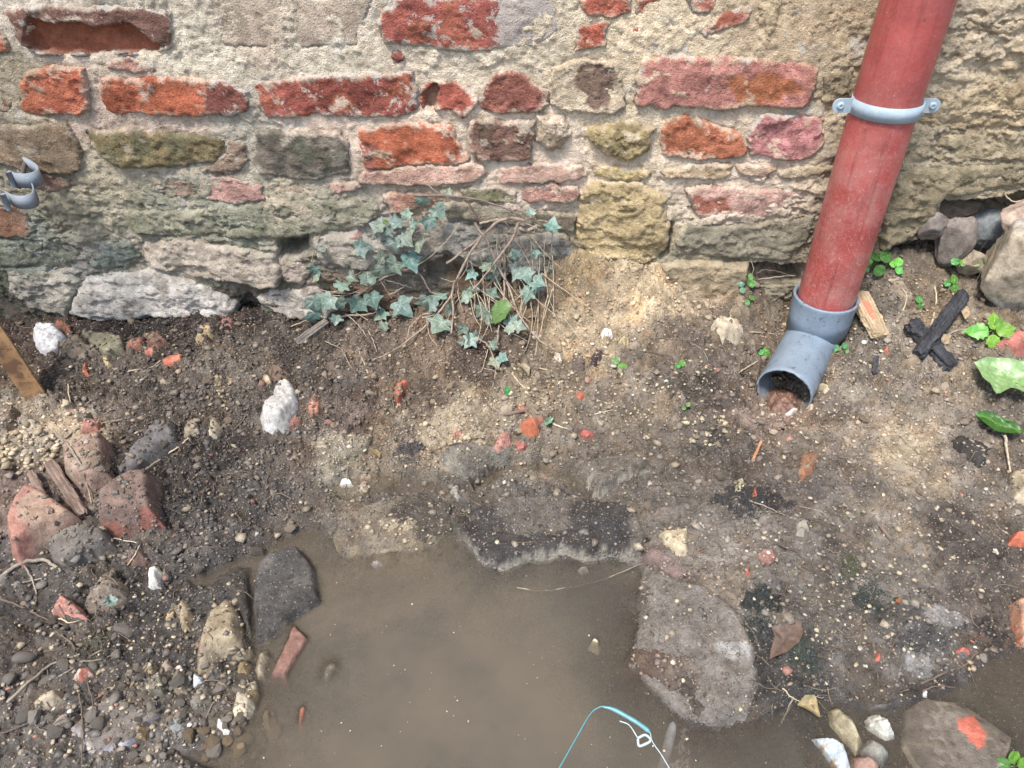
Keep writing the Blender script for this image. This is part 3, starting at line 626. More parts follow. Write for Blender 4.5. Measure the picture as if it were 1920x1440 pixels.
def wall_piece(kind, poly, c, pr, li, grn, opt, seed):
    P = Wp(poly); size = (P.max(0) - P.min(0))
    st = max(0.0021, min(.003, size.max() / 60))
    u = np.arange(P[:, 0].min() - .01, P[:, 0].max() + .01, st); v = np.arange(P[:, 1].min() - .01, P[:, 1].max() + .01, st)
    x, z = np.meshgrid(u, v)
    wx = x + .0085 * fbm(x, z, 55, 5, 201, .65); wz = z + .0065 * fbm(x, z, 55, 5, 205, .65)
    s = sdf(P, wx, wz) + .0018
    h = pr * .00078; edge = .006 if kind == 'brick' else .011
    rx, rz = x + seed * 3.1, z + seed * 1.7
    prof = 1 - np.clip(1 - s / edge, 0, 1.6) ** 2.2
    d = wlow(x, z) + (h + .0015) * prof + .0013 * fbm(rx, rz, 130, 4, seed, .75)
    d = d + (.0030 if kind == 'stone' else .0014) * fbm(rx, rz, 20, 3, seed + 3)
    fk = .0016 if kind == 'brick' else .0026
    d = d + fk * (sstep(-.02, .015, fbm(rx, rz * 1.3, 26, 5, seed + 41, .62)) + .6 * sstep(0, .03, fbm(rx, rz * 1.3, 60, 4, seed + 43, .62)) - .8)
    # a tilted face and a few chips knocked off
    r = random.Random(seed); d = d + (x - P[:, 0].mean()) * r.uniform(-.05, .05) + (z - P[:, 1].mean()) * r.uniform(-.08, .05)
    chip = np.clip(vn(rx * 22, rz * 22, seed + 9) - .45, 0, 1) * 1.8
    d = d - (.006 if kind == 'brick' else .004) * chip * sstep(.0, .4, chip + .2)
    if opt.get('dome'):
        m = size.min() * .5; d = d + .5 * h * np.sqrt(np.clip(s / m, 0, 1))
    if opt.get('strata'):
        d = d + .0045 * sstep(0, .02, fbm(rx * .35, rz, 22, 5, seed + 14, .6)) + .0025 * sstep(.05, .08, fbm(rx * .4, rz, 46, 5, seed + 15, .62)) - .003
    if opt.get('smooth'): d = wlow(x, z) + h * prof + .0012 * fbm(rx, rz, 90, 3, seed)
    cc = np.ones(x.shape + (3,)) * lin(c) * (1.26 if kind == 'brick' else 1.12)
    tone = fbm(rx, rz, 18, 4, seed + 21)
    cc = cc * (1 + .28 * tone)[..., None]
    dk = lin(opt.get('col2', tuple(int(q * .78) for q in c)))
    m = sstep(.05, .35, fbm(rx, rz, 30, 4, seed + 25))[..., None]; cc = cc * (1 - .6 * m) + dk * .6 * m
    if kind == 'brick' and 'patch' not in opt and c[0] > 165 and c[2] < 90:
        m = sstep(.12, .3, fbm(rx, rz, 24, 3, seed + 29))[..., None]; cc = cc * (1 - .5 * m) + lin((214, 112, 68)) * .5 * m
    if 'patch' in opt:
        q = sstep(-.004, .004, sdf(Wp(opt['patch'][0]), wx + .01 * vn(x * 60, z * 60, 3), wz + .01 * vn(x * 60, z * 60, 5)))
        d = d - .0016 * q; cc = cc * (1 - q[..., None]) + lin(opt['patch'][1]) * q[..., None]
    if 'right' in opt:
        q = sstep(-.006, .006, x - W(opt['right'][0], 180)[0] + .02 * vn(x * 40, z * 40, 7))[..., None]; cc = cc * (1 - q) + lin(opt['right'][1]) * q
    sm = sstep(.009, .0, s + .014 * fbm(rx, rz, 60, 4, seed + 51, .65)) * (.75 if kind == 'brick' else .7)
    sm = np.maximum(sm, .8 * sstep(.34, .42, fbm(rx, rz * 1.4, 34, 5, seed + 53, .65)) * (.9 if li > .05 else .5))[..., None]
    cc = cc * (1 - sm) + mortar_col(x, z) * sm; d = d + .0010 * sm[..., 0]
    lime = np.full(x.shape, float(li) * 1.15)
    lime = lime + .25 * sstep(.010, .0, s)
    if 'limex' in opt:
        a, b, e = opt['limex']; lime = lime + e * sstep(W(a, 50)[0] - .02, W(a, 50)[0] + .03, x)
    for rp, mm, rc in opt.get('recess', []):
        q = sstep(-.001, .005, sdf(Wp(rp), wx + .006 * vn(x * 50, z * 50, 3), wz + .006 * vn(x * 50, z * 50, 5)))
        d = d - mm * .001 * q * (.85 + .15 * fbm(x, z, 40, 3, 77)); cc = cc * (1 - q[..., None]) + lin(rc) * (1 + .3 * tone)[..., None] * q[..., None]; lime = lime * (1 - .9 * q)
    keep = s > -.0035
    # skirt: the rim runs back into the wall
    d = np.where(s < 0, d - .02 * sstep(0, -.003, s) - .004, d)
    F = grid_faces(*x.shape, keep)
    if len(F) == 0: return
    V = np.stack([x, YW - d, z], -1).reshape(-1, 3)
    V, F, c3, l3, g3 = compact(V, F, np.clip(cc, .01, .9).reshape(-1, 3), lime.ravel(), np.full(x.size, float(grn)))
    mesh_obj(kind, V, F[:, ::-1], M_masonry, brick_wall, col=c3, attrs={'lime': l3, 'green': g3})
for i, (kind, poly, c, pr, li, grn, opt) in enumerate(WP):
    wall_piece(kind, poly, c, pr, li, grn, opt, i + 11)
# ------------------------------------------------------------------ stones and rubble lying on the ground
def poly_on_ground(poly, H, A=None):
    return np.array([hit(px, py, H, A, wall=False)[:2] for px, py in poly])
def desat(c, k=.88):
    c = np.asarray(c, float); g = c.mean(); return g + (c - g) * k
def rock(name, label, cat, poly, H, col, wet=0.0, facets=4, k=2.4, rough=1.0, granular=0, tilt=(0, 0), group=None, patch=None, stack=False, step=None, base=None, flat=0, seed=None, col2=None, ridges=0, rim=None, raise_=0, speck=0, mud=False):
    """a stone: outline traced from above, broken top made of crossing planes, steep flanks that run into the soil.
    poly in pixels of the photograph, H in metres"""
    seed = seed if seed is not None else (hash((label, len(poly), int(poly[0][0]))) & 0xffff if False else int(abs(poly[0][0] * 7 + poly[0][1] * 13 + H * 1e4)) % 9973)
    r = random.Random(seed)
    A = HM if stack else ZG
    P = poly_on_ground(poly, H * .55, A)
    c0 = P.mean(0); size = P.max(0) - P.min(0)
    st = step or min(.0026, max(.0009, size.max() / 42))
    u = np.arange(P[:, 0].min() - .004, P[:, 0].max() + .004, st); v = np.arange(P[:, 1].min() - .004, P[:, 1].max() + .004, st)
    x, y = np.meshgrid(u, v)
    wa = min(.004, size.min() * .06)
    no = 2 if mud else 4
    wx = x + wa * fbm(x, y, .35 / size.min() * 6, no, seed); wy = y + wa * fbm(x, y, .35 / size.min() * 6, no, seed + 5)
    s = sdf(P, wx, wy)
    if base is None:
        zb = np.array([samp(A, px, py) for px, py in P]); M = np.c_[P - c0, np.ones(len(P))]
        sol = np.linalg.lstsq(M, zb, rcond=None)[0]; sol[:2] = np.clip(sol[:2], -.6, .6)
        zb0 = sol[2]
        if PSc(c0) > 0: sol[:2] = 0
    else: sol = np.array([0, 0, base])
    zbase = (x - c0[0]) * sol[0] + (y - c0[1]) * sol[1] + sol[2]
    top = np.full(x.shape, H)
    L = max(size.max(), .01)
    for i in range(facets):
        a = r.uniform(0, 2 * math.pi); sl = r.uniform(.15, .55) * H / (L * .35); off = r.uniform(.80, 1.12) * H
        top = np.minimum(top, off + sl * ((x - c0[0]) * math.cos(a) + (y - c0[1]) * math.sin(a)))
    top = top + (x - c0[0]) * tilt[0] + (y - c0[1]) * tilt[1]
    if flat: top = H + (x - c0[0]) * tilt[0] + (y - c0[1]) * tilt[1]
    side = k * s
    rr = H * .22
    q = np.clip(.5 + .5 * (side - top) / rr, 0, 1); z = side * (1 - q) + top * q - rr * q * (1 - q)      # smooth minimum
    f = 1.0 / L
    z = z + rough * H * (.10 * fbm(x, y, f * 5, 4, seed + 11, .6) + .05 * fbm(x, y, f * 18, 3, seed + 13))
    if ridges: z = z + ridges * np.abs(fbm(x * .3 + y * .3, y - x * .4, 90, 3, seed + 7))
    if granular:
        w1, w2, wi = worley(x, y, granular, seed); z = z + (.7 / granular) * np.clip(1 - (w1 / .7) ** 2, 0, 1) + (.5 / granular) * fbm(x, y, granular * .4, 2, seed)
    z = z + zbase + raise_
    keep = s > -.004
    z = np.where(s < .0, zbase - .004 + k * s * 1.5, z)
    F = grid_faces(*x.shape, keep)
    if len(F) == 0: print('empty rock', label); return None
    cc = np.ones(x.shape + (3,)) * lin(desat(col))
    t = fbm(x, y, f * 4, 4, seed + 31); cc = cc * (1 + .30 * t)[..., None]
    if col2 is not None:
        m = sstep(-.05, .2, fbm(x, y, f * 3, 4, seed + 35))[..., None]; cc = cc * (1 - m) + lin(desat(col2)) * m
    if speck:
        m = (speck * 2 * sstep(.12, .4, fbm(x, y, 300, 3, seed + 61, .8)) + speck * sstep(.1, .35, fbm(x, y, 60, 4, seed + 63)))[..., None].clip(0, .8); cc = cc * (1 - m) + lin((196,196,196)) * m
    if rim is not None:
        m = (sstep(.005, .0015, s + .006 * fbm(x, y, 120, 3, seed)) * sstep(c0[1] + .012, c0[1] - .012, y) * .85)[..., None]; cc = cc * (1 - m) + lin(rim) * m
    if patch is not None:
        PP = poly_on_ground(patch[0], H * .8, A); m = sstep(-.0015, .0015, sdf(PP, wx + .003 * vn(x * 200, y * 200, 3), wy + .003 * vn(x * 200, y * 200, 4)))[..., None]
        cc = cc * (1 - m) + lin(patch[1]) * m
    V = np.stack([x, y, z], -1).reshape(-1, 3)
    # the stone shapes the ground others lie on
    j0 = int((v[0] - DY0) / ST); 
    ii = np.clip(np.round((x - DX0) / ST).astype(int), 0, HM.shape[1] - 1); jj = np.clip(np.round((y - DY0) / ST).astype(int), 0, HM.shape[0] - 1)
    kk = s > 0
    np.maximum.at(HM, (jj[kk], ii[kk]), z[kk])
    if granular or (wet > .8 and H > .02) or col[0] > 200: ROCKMASK[jj[kk], ii[kk]] = True
    V, F, c3 = compact(V, F, np.clip(cc, .006, .9).reshape(-1, 3))
    o = mesh_obj(name, V, F, M_ground if mud else M_rock, col=c3, attrs={'wet': np.full(len(V), wet)} if mud else None)
    o.color = (1, 1, 1, wet)
    if cat: tag(o, label, cat, group)
    return o
ROCKMASK = np.zeros(HM.shape, bool)
def PSc(c): return float(samp(PS, c[0], c[1]))
TAN, WHT, GRY, BRK = (176,158,128), (222,220,212), (120,114,106), (186,104,80)

# --- big slabs and boulders
rock('silt_boulder', 'large smooth wet rounded stone with scored top at the right edge of the puddle', 'boulder', [(1206,1062),(1262,1075),(1330,1100),(1392,1150),(1418,1215),(1424,1280),(1400,1340),(1350,1358),(1295,1350),(1240,1308),(1184,1245),(1196,1180),(1204,1120)], .015, (138,128,114), .9, facets=2, k=1.1, rough=1.6, ridges=.0012, raise_=.003, speck=.10, patch=([(1345,1205),(1375,1200),(1415,1212),(1412,1232),(1392,1225),(1378,1236),(1352,1228)],(190,188,182)), mud=True)
rock('concrete_slab', 'broken pale edged slab jutting into the middle of the puddle top edge', 'slab', [(858,1000),(868,958),(950,932),(1080,926),(1190,948),(1216,1000),(1206,1052),(1150,1038),(1100,1050),(1050,1035),(992,1046),(942,1067),(905,1050),(885,1022)], .017, (124,116,104), .7, k=3.2, rim=(182,174,154), flat=1, tilt=(0,-.14), rough=2.6, col2=(76,72,68), mud=True)
rock('concrete_slab', 'tan edged slab at the top left of the puddle beside the pale wet tip', 'slab', [(622,1002),(640,958),(740,928),(846,940),(853,998),(842,1006),(800,1024),(760,1023),(720,1037),(682,1034),(650,1045),(630,1032)], .014, (136,122,100), .5, k=2.4, rim=(178,160,126), flat=1, tilt=(0,-.14), rough=2.6, col2=(92,84,72), mud=True)
rock('concrete_slab', 'grey slab with light corner pointing down above the wet black mud', 'slab', [(1085,868),(1110,852),(1180,848),(1225,868),(1168,892),(1122,928),(1102,905),(1082,890)], .019, (122,114,100), .4, k=3.2, rim=(200,192,170), flat=1, tilt=(0,-.16), rough=1.4, mud=True)
rock('concrete_slab', 'flat grey slab with jagged lower edge behind the pink brick chunk', 'slab', [(818,850),(850,832),(930,830),(975,838),(955,858),(925,872),(895,902),(865,890),(835,872)], .019, (136,130,116), .35, k=3.2, rim=(172,164,142), flat=1, tilt=(0,-.14), rough=1.4, mud=True)
rock('concrete_slab', 'pale half buried slab left of the jagged grey slab', 'slab', [(590,838),(610,822),(680,815),(700,820),(695,835),(670,850),(620,885),(600,872)], .009, (146,136,114), .15, k=2.2, rim=(180,168,135), flat=1, tilt=(0,-.10), rough=1.4, mud=True)
rock('stone_slab', 'largest dark wet slab standing tilted in the left side of the puddle', 'slab', [(472,1064),(505,1041),(570,1028),(591,1062),(618,1136),(560,1172),(505,1208),(468,1202),(465,1130)], .034, (112,107,100), .6, flat=1, k=3.6, rough=.9, tilt=(-.08,.05), rim=(132,120,98), col2=(90,87,82), mud=True)
rock('stone_slab', 'wedge of dark wet stone pressed against the largest slab', 'slab', [(388,1120),(410,1082),(440,1062),(472,1055),(472,1100),(464,1190),(448,1150),(430,1118)], .018, (86,80,72), .7, k=2.4, mud=True)
rock('stone_slab', 'slim dark stone lying across the upper tip of the largest slab', 'stone', [(442,1012),(462,1010),(500,1030),(498,1045),(478,1048),(455,1030)], .012, (88,80,68), .6, mud=True)
rock('sunken_slab', 'submerged grey slab with an orange brick patch in the lower right corner', 'slab', [(1700,1325),(1735,1302),(1800,1318),(1850,1350),(1898,1385),(1890,1425),(1860,1470),(1740,1480),(1690,1400)], .0085, (112,102,88), .6, k=2.5, rim=(150,138,118), patch=([(1788,1350),(1822,1345),(1840,1370),(1852,1385),(1835,1410),(1802,1378)],(215,96,70)))

def boulder(label, px, py, wpx, hpx, Y, depth, col, seed, rot=(0, 0, 0), col2=None, wet=0, cuts=10, name='field_stone', lo=.58, hi=.86):
    """a free standing stone: round solid cut by planes, then broken up; px,py = middle in the photograph, Y = distance of its middle"""
    import bmesh
    dx, dy, dz = ray(px, py); t = Y / dy; c0 = np.array([dx * t, Y, CAM_H + dz * t]); dist = np.linalg.norm(c0 - np.array([0, 0, CAM_H]))
    bm = bmesh.new(); bmesh.ops.create_icosphere(bm, subdivisions=5, radius=1)
    V = np.array([v.co[:] for v in bm.verts]); r = np.random.default_rng(seed)
    k = np.full(len(V), 1.0); N = r.normal(size=(cuts, 3)); N /= np.linalg.norm(N, axis=1)[:, None]; D = r.uniform(lo, hi, cuts)
    for n_, q in zip(N, D):
        dt = V @ n_; k = np.where(dt > 1e-3, np.minimum(k, q / np.maximum(dt, 1e-3)), k)
    P = V * k[:, None]
    n1 = fbm(P[:, 0] * 1.3 + P[:, 2] * .7 + seed, P[:, 1] * 1.3 - P[:, 2] * .9, 2.2, 5, seed, .6); P = P * (1 + .10 * n1)[:, None]
    P = P / np.abs(P).max(0); s = np.array([wpx * .5 * dist / FPX, depth * .5, hpx * .5 * dist / FPX * 1.12])
    from mathutils import Euler
    R_ = np.array(Euler(rot).to_matrix()); P = (P * s) @ R_.T + c0
    F = np.array([[v.index for v in f.verts] for f in bm.faces]); bm.free()
    cc = np.ones((len(P), 3)) * lin(desat(col)) * (1 + .3 * n1)[:, None]
    if col2 is not None:
        m = sstep(-.1, .25, fbm(P[:, 0] + P[:, 1], P[:, 2], 14, 4, seed + 3))[:, None]; cc = cc * (1 - m) + lin(desat(col2)) * m
    o = mesh_obj(name, P, F, M_rock, col=np.clip(cc, .01, .8)); o.color = (1, 1, 1, wet); tag(o, label, 'stone')
    # what lies near it rests on it
    u = np.round((P[:, 0] - DX0) / ST).astype(int); v = np.round((P[:, 1] - DY0) / ST).astype(int); ok = (u >= 0) & (v >= 0) & (u < HM.shape[1]) & (v < HM.shape[0])
    np.maximum.at(HM, (v[ok], u[ok]), P[ok, 2]); ROCKMASK[v[ok], u[ok]] = True
    return o
boulder('big pale rounded boulder at the right edge under the hollow in the wall', 1925, 492, 176, 150, 1.10, .15, (176,160,134), 4, (0, .2, .2), (150,148,138), cuts=16, lo=.5, hi=.66)
boulder('grey pointed stone hanging in the middle of the wall hollow', 1788, 450, 66, 82, 1.185, .06, (132,122,112), 12, (0, .2, 0))
boulder('smooth blue grey stone deep in the wall hollow', 1852, 434, 84, 70, 1.215, .07, (116,124,128), 23, (0, 0, 0), None, .3, 6)
boulder('angular grey stone at the left lip of the wall hollow', 1748, 422, 58, 48, 1.195, .06, (126,116,108), 33, (0, .5, 0))
boulder('tan stone over the big pale boulder at the right edge', 1930, 408, 96, 56, 1.16, .08, (180,156,138), 44, (0, .1, 0))
boulder('small tan stone left of the big pale boulder', 1826, 492, 48, 44, 1.165, .05, (160,146,122), 57, (0, .3, 0))
boulder('brown stone at the roof of the wall hollow', 1800, 388, 120, 34, 1.235, .07, (124,106,86), 61, (0, 0, 0))

# --- left rubble heap
rock('brick_fragment', 'dusty brown brick fragment highest in the left rubble heap', 'brick', [(108,842),(150,824),(198,812),(206,832),(209,890),(165,906),(140,902),(118,880)], .035, (150,120,102), 0, k=4, flat=1, rough=.5, tilt=(.05,.1), col2=(160,138,115))
rock('brick_fragment', 'large dusty brick fragment with red flank right in the left rubble heap', 'brick', [(180,930),(214,900),(258,890),(300,895),(298,970),(240,985),(192,984),(178,962)], .042, (122,98,86), .1, k=4, flat=1, rough=.5, tilt=(0,.12), patch=([(185,962),(240,970),(298,955),(298,985),(190,990)],(150,92,76)))
rock('brick_fragment', 'salmon red brick fragment at the lower left of the rubble heap', 'brick', [(4,990),(24,948),(56,905),(100,925),(150,962),(120,985),(72,1010),(32,1052),(10,1028)], .04, (172,112,94), 0, k=3.5, facets=2, tilt=(-.15,.1), rough=.6, col2=(168,136,112))
rock('rubble_stone', 'long dark grey stone below the salmon brick in the rubble heap', 'stone', [(74,1002),(110,985),(165,978),(202,985),(213,1010),(190,1035),(112,1050),(90,1040)], .035, (112,106,98), .1, k=3)
rock('rubble_stone', 'long flat grey stone leaning above the dusty brick', 'stone', [(213,880),(238,842),(290,795),(326,784),(332,822),(292,850),(252,880),(225,893)], .022, (110,106,104), .1, k=2.6)
rock('brick_fragment', 'small half buried brick end above the rubble heap', 'brick', [(148,808),(152,786),(190,782),(186,806)], .016, (182,112,92), 0)
rock('rubble_stone', 'square tan stone beside the round crumb right of the leaning grey stone', 'stone', [(344,812),(348,788),(372,784),(374,806),(352,820)], .018, (170,152,124), 0, k=4)
rock('rubble_stone', 'round layered tan lump right of the square tan stone', 'stone', [(386,798),(394,784),(412,784),(416,800),(406,818),(390,812)], .014, (186,170,136), 0)
rock('foam_lump', 'white granular lump close to the rusty stake', 'lump', [(58,628),(74,608),(110,612),(124,628),(106,650),(84,660),(66,646)], .022, (176,177,178), 0, granular=150, k=2.2, facets=1, rough=.6)
rock('foam_lump', 'kidney shaped white granular lump in the middle of the left soil', 'lump', [(520,712),(536,705),(552,720),(559,745),(548,772),(536,796),(515,806),(492,800),(485,775),(490,757),(508,745),(512,725)], .026, (178,176,170), 0, granular=150, k=2.2, facets=1, rough=.6)
rock('rubble_stone', 'round brown pebble touching the top of the kidney shaped white lump', 'pebble', [(502,690),(512,682),(528,682),(540,692),(536,706),(518,710),(506,704)], .018, (132,104,82), 0, k=1.6)
rock('rubble_stone', 'tiny tan pebble left of the round brown pebble', 'pebble', [(491,706),(498,700),(508,704),(508,714),(496,716)], .010, (184,158,122), 0)
rock('rubble_stone', 'brown flat stone between the white lump and the wall', 'stone', [(105,662),(116,632),(142,620),(166,642),(190,656),(152,668)], .018, (140,124,102), 0)
rock('rubble_stone', 'olive slate piece beside the flat brown stone', 'stone', [(148,624),(168,626),(230,634),(234,652),(196,664),(165,642)], .015, (132,128,100), 0, k=4, flat=1)
rock('rubble_stone', 'tan stone in the soil under the dark gap of the wall', 'stone', [(364,632),(372,610),(390,604),(409,614),(394,630),(370,640)], .020, (168,142,98), 0)
rock('brick_fragment', 'dark brick lump between the slate piece and the wall gap', 'brick', [(272,650),(274,628),(300,618),(314,638),(296,652)], .020, (136,92,72), 0)
rock('brick_fragment', 'reddish brick sliver right of the slate piece', 'brick', [(236,650),(242,636),(272,632),(268,644),(250,652)], .012, (168,98,76), 0)
rock('brick_fragment', 'bright orange brick chip left of the kidney shaped lump near the wall', 'brick', [(303,674),(320,666),(341,663),(338,672),(325,681),(305,683)], .009, (214,104,70), 0)
rock('brick_fragment', 'brick chip below the flat brown stone near the stake', 'brick', [(155,700),(156,680),(166,678),(166,700)], .009, (196,96,60), 0)
rock('rubble_stone', 'small yellow stone below the slate piece', 'stone', [(191,670),(204,665),(209,680),(200,686)], .012, (186,164,112), 0)
rock('brick_fragment', 'dull brick chip right under the dark gap of the wall', 'brick', [(412,605),(418,594),(436,594),(434,612),(420,614)], .010, (170,108,92), 0)
rock('brick_fragment', 'dull brick chip beside the slate piece in the soil', 'brick', [(268,654),(280,648),(296,656),(284,664),(270,662)], .008, (178,100,80), 0)
rock('brick_fragment', 'dark red brick behind the white granular lump', 'brick', [(98,606),(112,594),(128,604),(130,618),(114,614)], .018, (150,84,62), 0)
rock('rubble_stone', 'grey stone in front of the salmon brick end left of centre', 'stone', [(136,776),(160,768),(174,778),(160,788),(140,786)], .012, (128,116,100), 0)
rock('brick_fragment', 'flat red brick sliver right of the kidney shaped lump', 'brick', [(535,800),(552,775),(566,785),(565,795),(545,803)], .010, (160,96,80), 0)
rock('brick_fragment', 'orange brick crumb behind the flat red sliver', 'brick', [(576,760),(590,735),(600,745),(598,775),(582,782)], .010, (190,112,86), 0)
rock('rubble_stone', 'upright tan stone at the left edge above the rubble heap', 'stone', [(-10,770),(12,755),(32,762),(30,790),(5,798)], .02, (122,104,86), 0)
rock('rubble_stone', 'bright white stone lying between the brown rock and the puddle', 'stone', [(273,1092),(275,1066),(294,1054),(304,1068),(299,1096)], .020, (226,222,208), .2, k=3.2)
rock('rubble_stone', 'tan half hidden stone right behind the bright white stone', 'stone', [(300,1090),(304,1064),(314,1066),(320,1078),(312,1092)], .014, (150,140,118), .2)
rock('rubble_stone', 'rounded brown rock left of the bright white stone', 'stone', [(150,1124),(166,1098),(182,1080),(205,1066),(232,1084),(231,1110),(195,1135),(158,1136)], .034, (142,126,108), .15, k=2.6)
rock('brick_fragment', 'salmon triangular brick corner left of the rounded brown rock', 'brick', [(91,1144),(114,1108),(132,1118),(150,1135),(166,1158),(126,1150)], .022, (196,124,104), .1, k=3)
rock('rubble_stone', 'tan knobbly stone right of the small ochre wedge', 'stone', [(322,1142),(344,1118),(354,1128),(362,1152),(352,1176),(336,1172),(330,1154)], .018, (178,158,122), .1)
rock('rubble_stone', 'small ochre wedge at the foot of the tan knobbly stone', 'stone', [(308,1160),(316,1142),(330,1140),(326,1154),(314,1162)], .010, (190,160,104), .1)
rock('rubble_stone', 'largest tan crusty rock left of the dark tilted slab', 'stone', [(385,1146),(410,1116),(430,1112),(445,1150),(458,1190),(455,1206),(410,1225),(395,1250),(362,1256),(358,1215),(370,1190)], .034, (166,148,116), .15, k=2.8, facets=6, col2=(126,112,92))
rock('brick_fragment', 'long red tile piece half under water below the tilted slab', 'tile', [(555,1180),(587,1212),(541,1283),(504,1270),(530,1225)], .018, (142,96,78), .6, k=4, flat=1, base=-.012)
rock('brick_fragment', 'orange tile chip under water near the bottom of the puddle', 'tile', [(562,1342),(577,1330),(581,1345),(571,1375),(561,1370)], .012, (196,104,70), .3, k=4, flat=1, base=-.013)
rock('puddle_stone', 'round grey stone with a bright wet tip breaking the water', 'pebble', [(592,1282),(600,1250),(625,1238),(648,1250),(645,1280),(622,1300),(600,1298)], .026, (120,114,98), .9, k=1.8, base=-.021)
rock('puddle_stone', 'sunken brown pebble right of the white tan stone', 'pebble', [(486,1340),(496,1324),(514,1326),(518,1350),(508,1368),(492,1362)], .014, (140,120,92), .5, k=1.6, base=-.013)
rock('rubble_stone', 'white and tan block with dark crust at the left shore', 'stone', [(440,1268),(478,1268),(488,1300),(468,1342),(442,1352),(425,1332)], .024, (190,178,148), .5, k=3, base=-.002, col2=(146,124,88))
rock('rubble_stone', 'white oval pebble at the waterline below the crusted block', 'pebble', [(394,1338),(408,1328),(424,1344),(434,1366),(430,1380),(412,1380),(398,1360)], .016, (218,214,202), .5, k=2, base=-.002)
rock('rubble_stone', 'flat blue grey stone at the bottom left waterline', 'stone', [(300,1352),(322,1334),(342,1330),(356,1365),(350,1390),(318,1398),(298,1388)], .018, (134,140,140), .6, k=2.4, base=-.001)
rock('rubble_stone', 'ochre pebble left of the flat blue grey stone', 'pebble', [(248,1362),(262,1352),(276,1360),(272,1384),(252,1382)], .014, (158,128,84), .5, k=1.8)
rock('rubble_stone', 'round olive brown pebble above the flat blue grey stone', 'pebble', [(316,1262),(326,1244),(346,1244),(354,1265),(348,1292),(332,1296),(318,1284)], .024, (134,122,98), .5, k=1.6)
rock('rubble_stone', 'square cut grey brown wedge left of the round olive pebble', 'stone', [(275,1278),(292,1264),(308,1260),(312,1290),(306,1298),(278,1304)], .014, (122,114,94), .4, k=4, flat=1)
rock('rubble_stone', 'small blue white chip right of the round olive pebble', 'stone', [(357,1266),(364,1258),(380,1266),(378,1278),(362,1284)], .014, (202,212,214), .4)
rock('rubble_stone', 'grey oval pebble under the blue white chip', 'pebble', [(352,1312),(368,1288),(388,1278),(400,1290),(396,1306),(370,1324),(356,1322)], .018, (118,110,96), .6, k=1.7)
rock('rubble_stone', 'grey stone tucked below the crusty rock', 'stone', [(380,1262),(396,1240),(414,1236),(416,1258),(402,1272),(386,1272)], .016, (122,114,100), .5)
rock('rubble_stone', 'small grey pebble between the crusted block and the oval pebble', 'pebble', [(404,1284),(412,1270),(430,1276),(430,1290),(414,1296)], .012, (130,116,96), .6, k=1.7)
rock('rubble_stone', 'tan grey pebble at the shore above the red tile', 'pebble', [(474,1250),(484,1226),(504,1222),(512,1240),(496,1266),(480,1268)], .016, (144,130,104), .7, k=1.7, base=-.003)
rock('rubble_stone', 'orange brown pebble touching the top of the crusted block', 'pebble', [(442,1256),(448,1238),(464,1236),(474,1246),(462,1262)], .012, (154,126,80), .6, k=1.8)
rock('rubble_stone', 'flat grey brown stone between crusty rock and tan grey pebble', 'stone', [(434,1232),(446,1216),(476,1214),(478,1228),(456,1238)], .012, (128,116,90), .5)
rock('rubble_stone', 'pale ochre pebble above the square cut wedge', 'pebble', [(270,1256),(274,1240),(290,1238),(296,1250),(284,1262)], .012, (164,140,92), .4, k=1.8)
rock('rubble_stone', 'wet pebble with white glint above the round olive pebble', 'pebble', [(300,1246),(306,1236),(320,1236),(322,1250),(308,1256)], .010, (168,150,130), .5, k=1.8)
rock('rubble_stone', 'pale lavender edged slab mostly buried in gravel at the bottom left', 'slab', [(128,1366),(160,1338),(210,1302),(232,1304),(262,1318),(300,1330),(240,1400),(170,1412)], .010, (118,110,102), .2, k=2, facets=1, rim=(176,172,178))
rock('rubble_stone', 'long tan pebble left of the buried lavender slab', 'pebble', [(90,1362),(106,1338),(130,1328),(146,1334),(130,1352),(104,1366)], .016, (146,134,116), .3, k=1.9)
rock('rubble_stone', 'crumbly tan stone above the long tan pebble', 'stone', [(55,1312),(80,1296),(112,1290),(118,1308),(90,1325),(62,1325)], .016, (166,150,122), .1)
rock('brick_fragment', 'white topped brick piece on the twigs at bottom left', 'brick', [(134,1270),(148,1250),(170,1246),(172,1262),(150,1276)], .014, (206,178,160), .1, col2=(176,92,70))
rock('rubble_stone', 'grey brown stone near the left dead leaf', 'stone', [(225,1046),(240,1022),(270,1030),(278,1048),(250,1062)], .018, (120,92,78), .3)

# --- middle
rock('brick_fragment', 'curled orange red brick shard standing left of the ivy root', 'brick', [(740,750),(738,735),(745,715),(755,706),(768,714),(758,728),(755,742),(746,752)], .018, (192,92,60), 0, k=4)
rock('brick_fragment', 'brightest orange brick chunk in the middle of the ground', 'brick', [(974,796),(978,782),(996,776),(1014,786),(1013,804),(998,812),(980,806)], .022, (214,100,58), .1, facets=6)
rock('brick_fragment', 'brown brick piece leaning on the brightest orange chunk', 'brick', [(998,778),(1008,770),(1022,776),(1020,786),(1008,788)], .020, (160,108,84), 0)
rock('brick_fragment', 'pink brick chunk on the jagged grey slab', 'brick', [(925,832),(938,806),(958,806),(960,826),(946,850),(930,842)], .018, (194,124,108), 0, stack=True)
rock('brick_fragment', 'red triangular brick chip right of the brightest orange chunk', 'brick', [(1086,816),(1092,802),(1104,806),(1117,812),(1102,822)], .010, (190,78,62), 0)
rock('brick_fragment', 'flat red brick flake between pink chunk and slab edge', 'brick', [(965,828),(976,824),(990,834),(984,844),(970,842)], .007, (190,92,76), 0, stack=True)
rock('brick_fragment', 'small pink brick crumb above the brightest orange chunk', 'brick', [(969,762),(976,753),(988,756),(984,768),(972,770)], .010, (200,110,84), 0)
rock('brick_fragment', 'orange crumb in front of the sand mound', 'brick', [(1080,740),(1084,731),(1098,736),(1096,744),(1084,746)], .009, (214,100,64), 0)
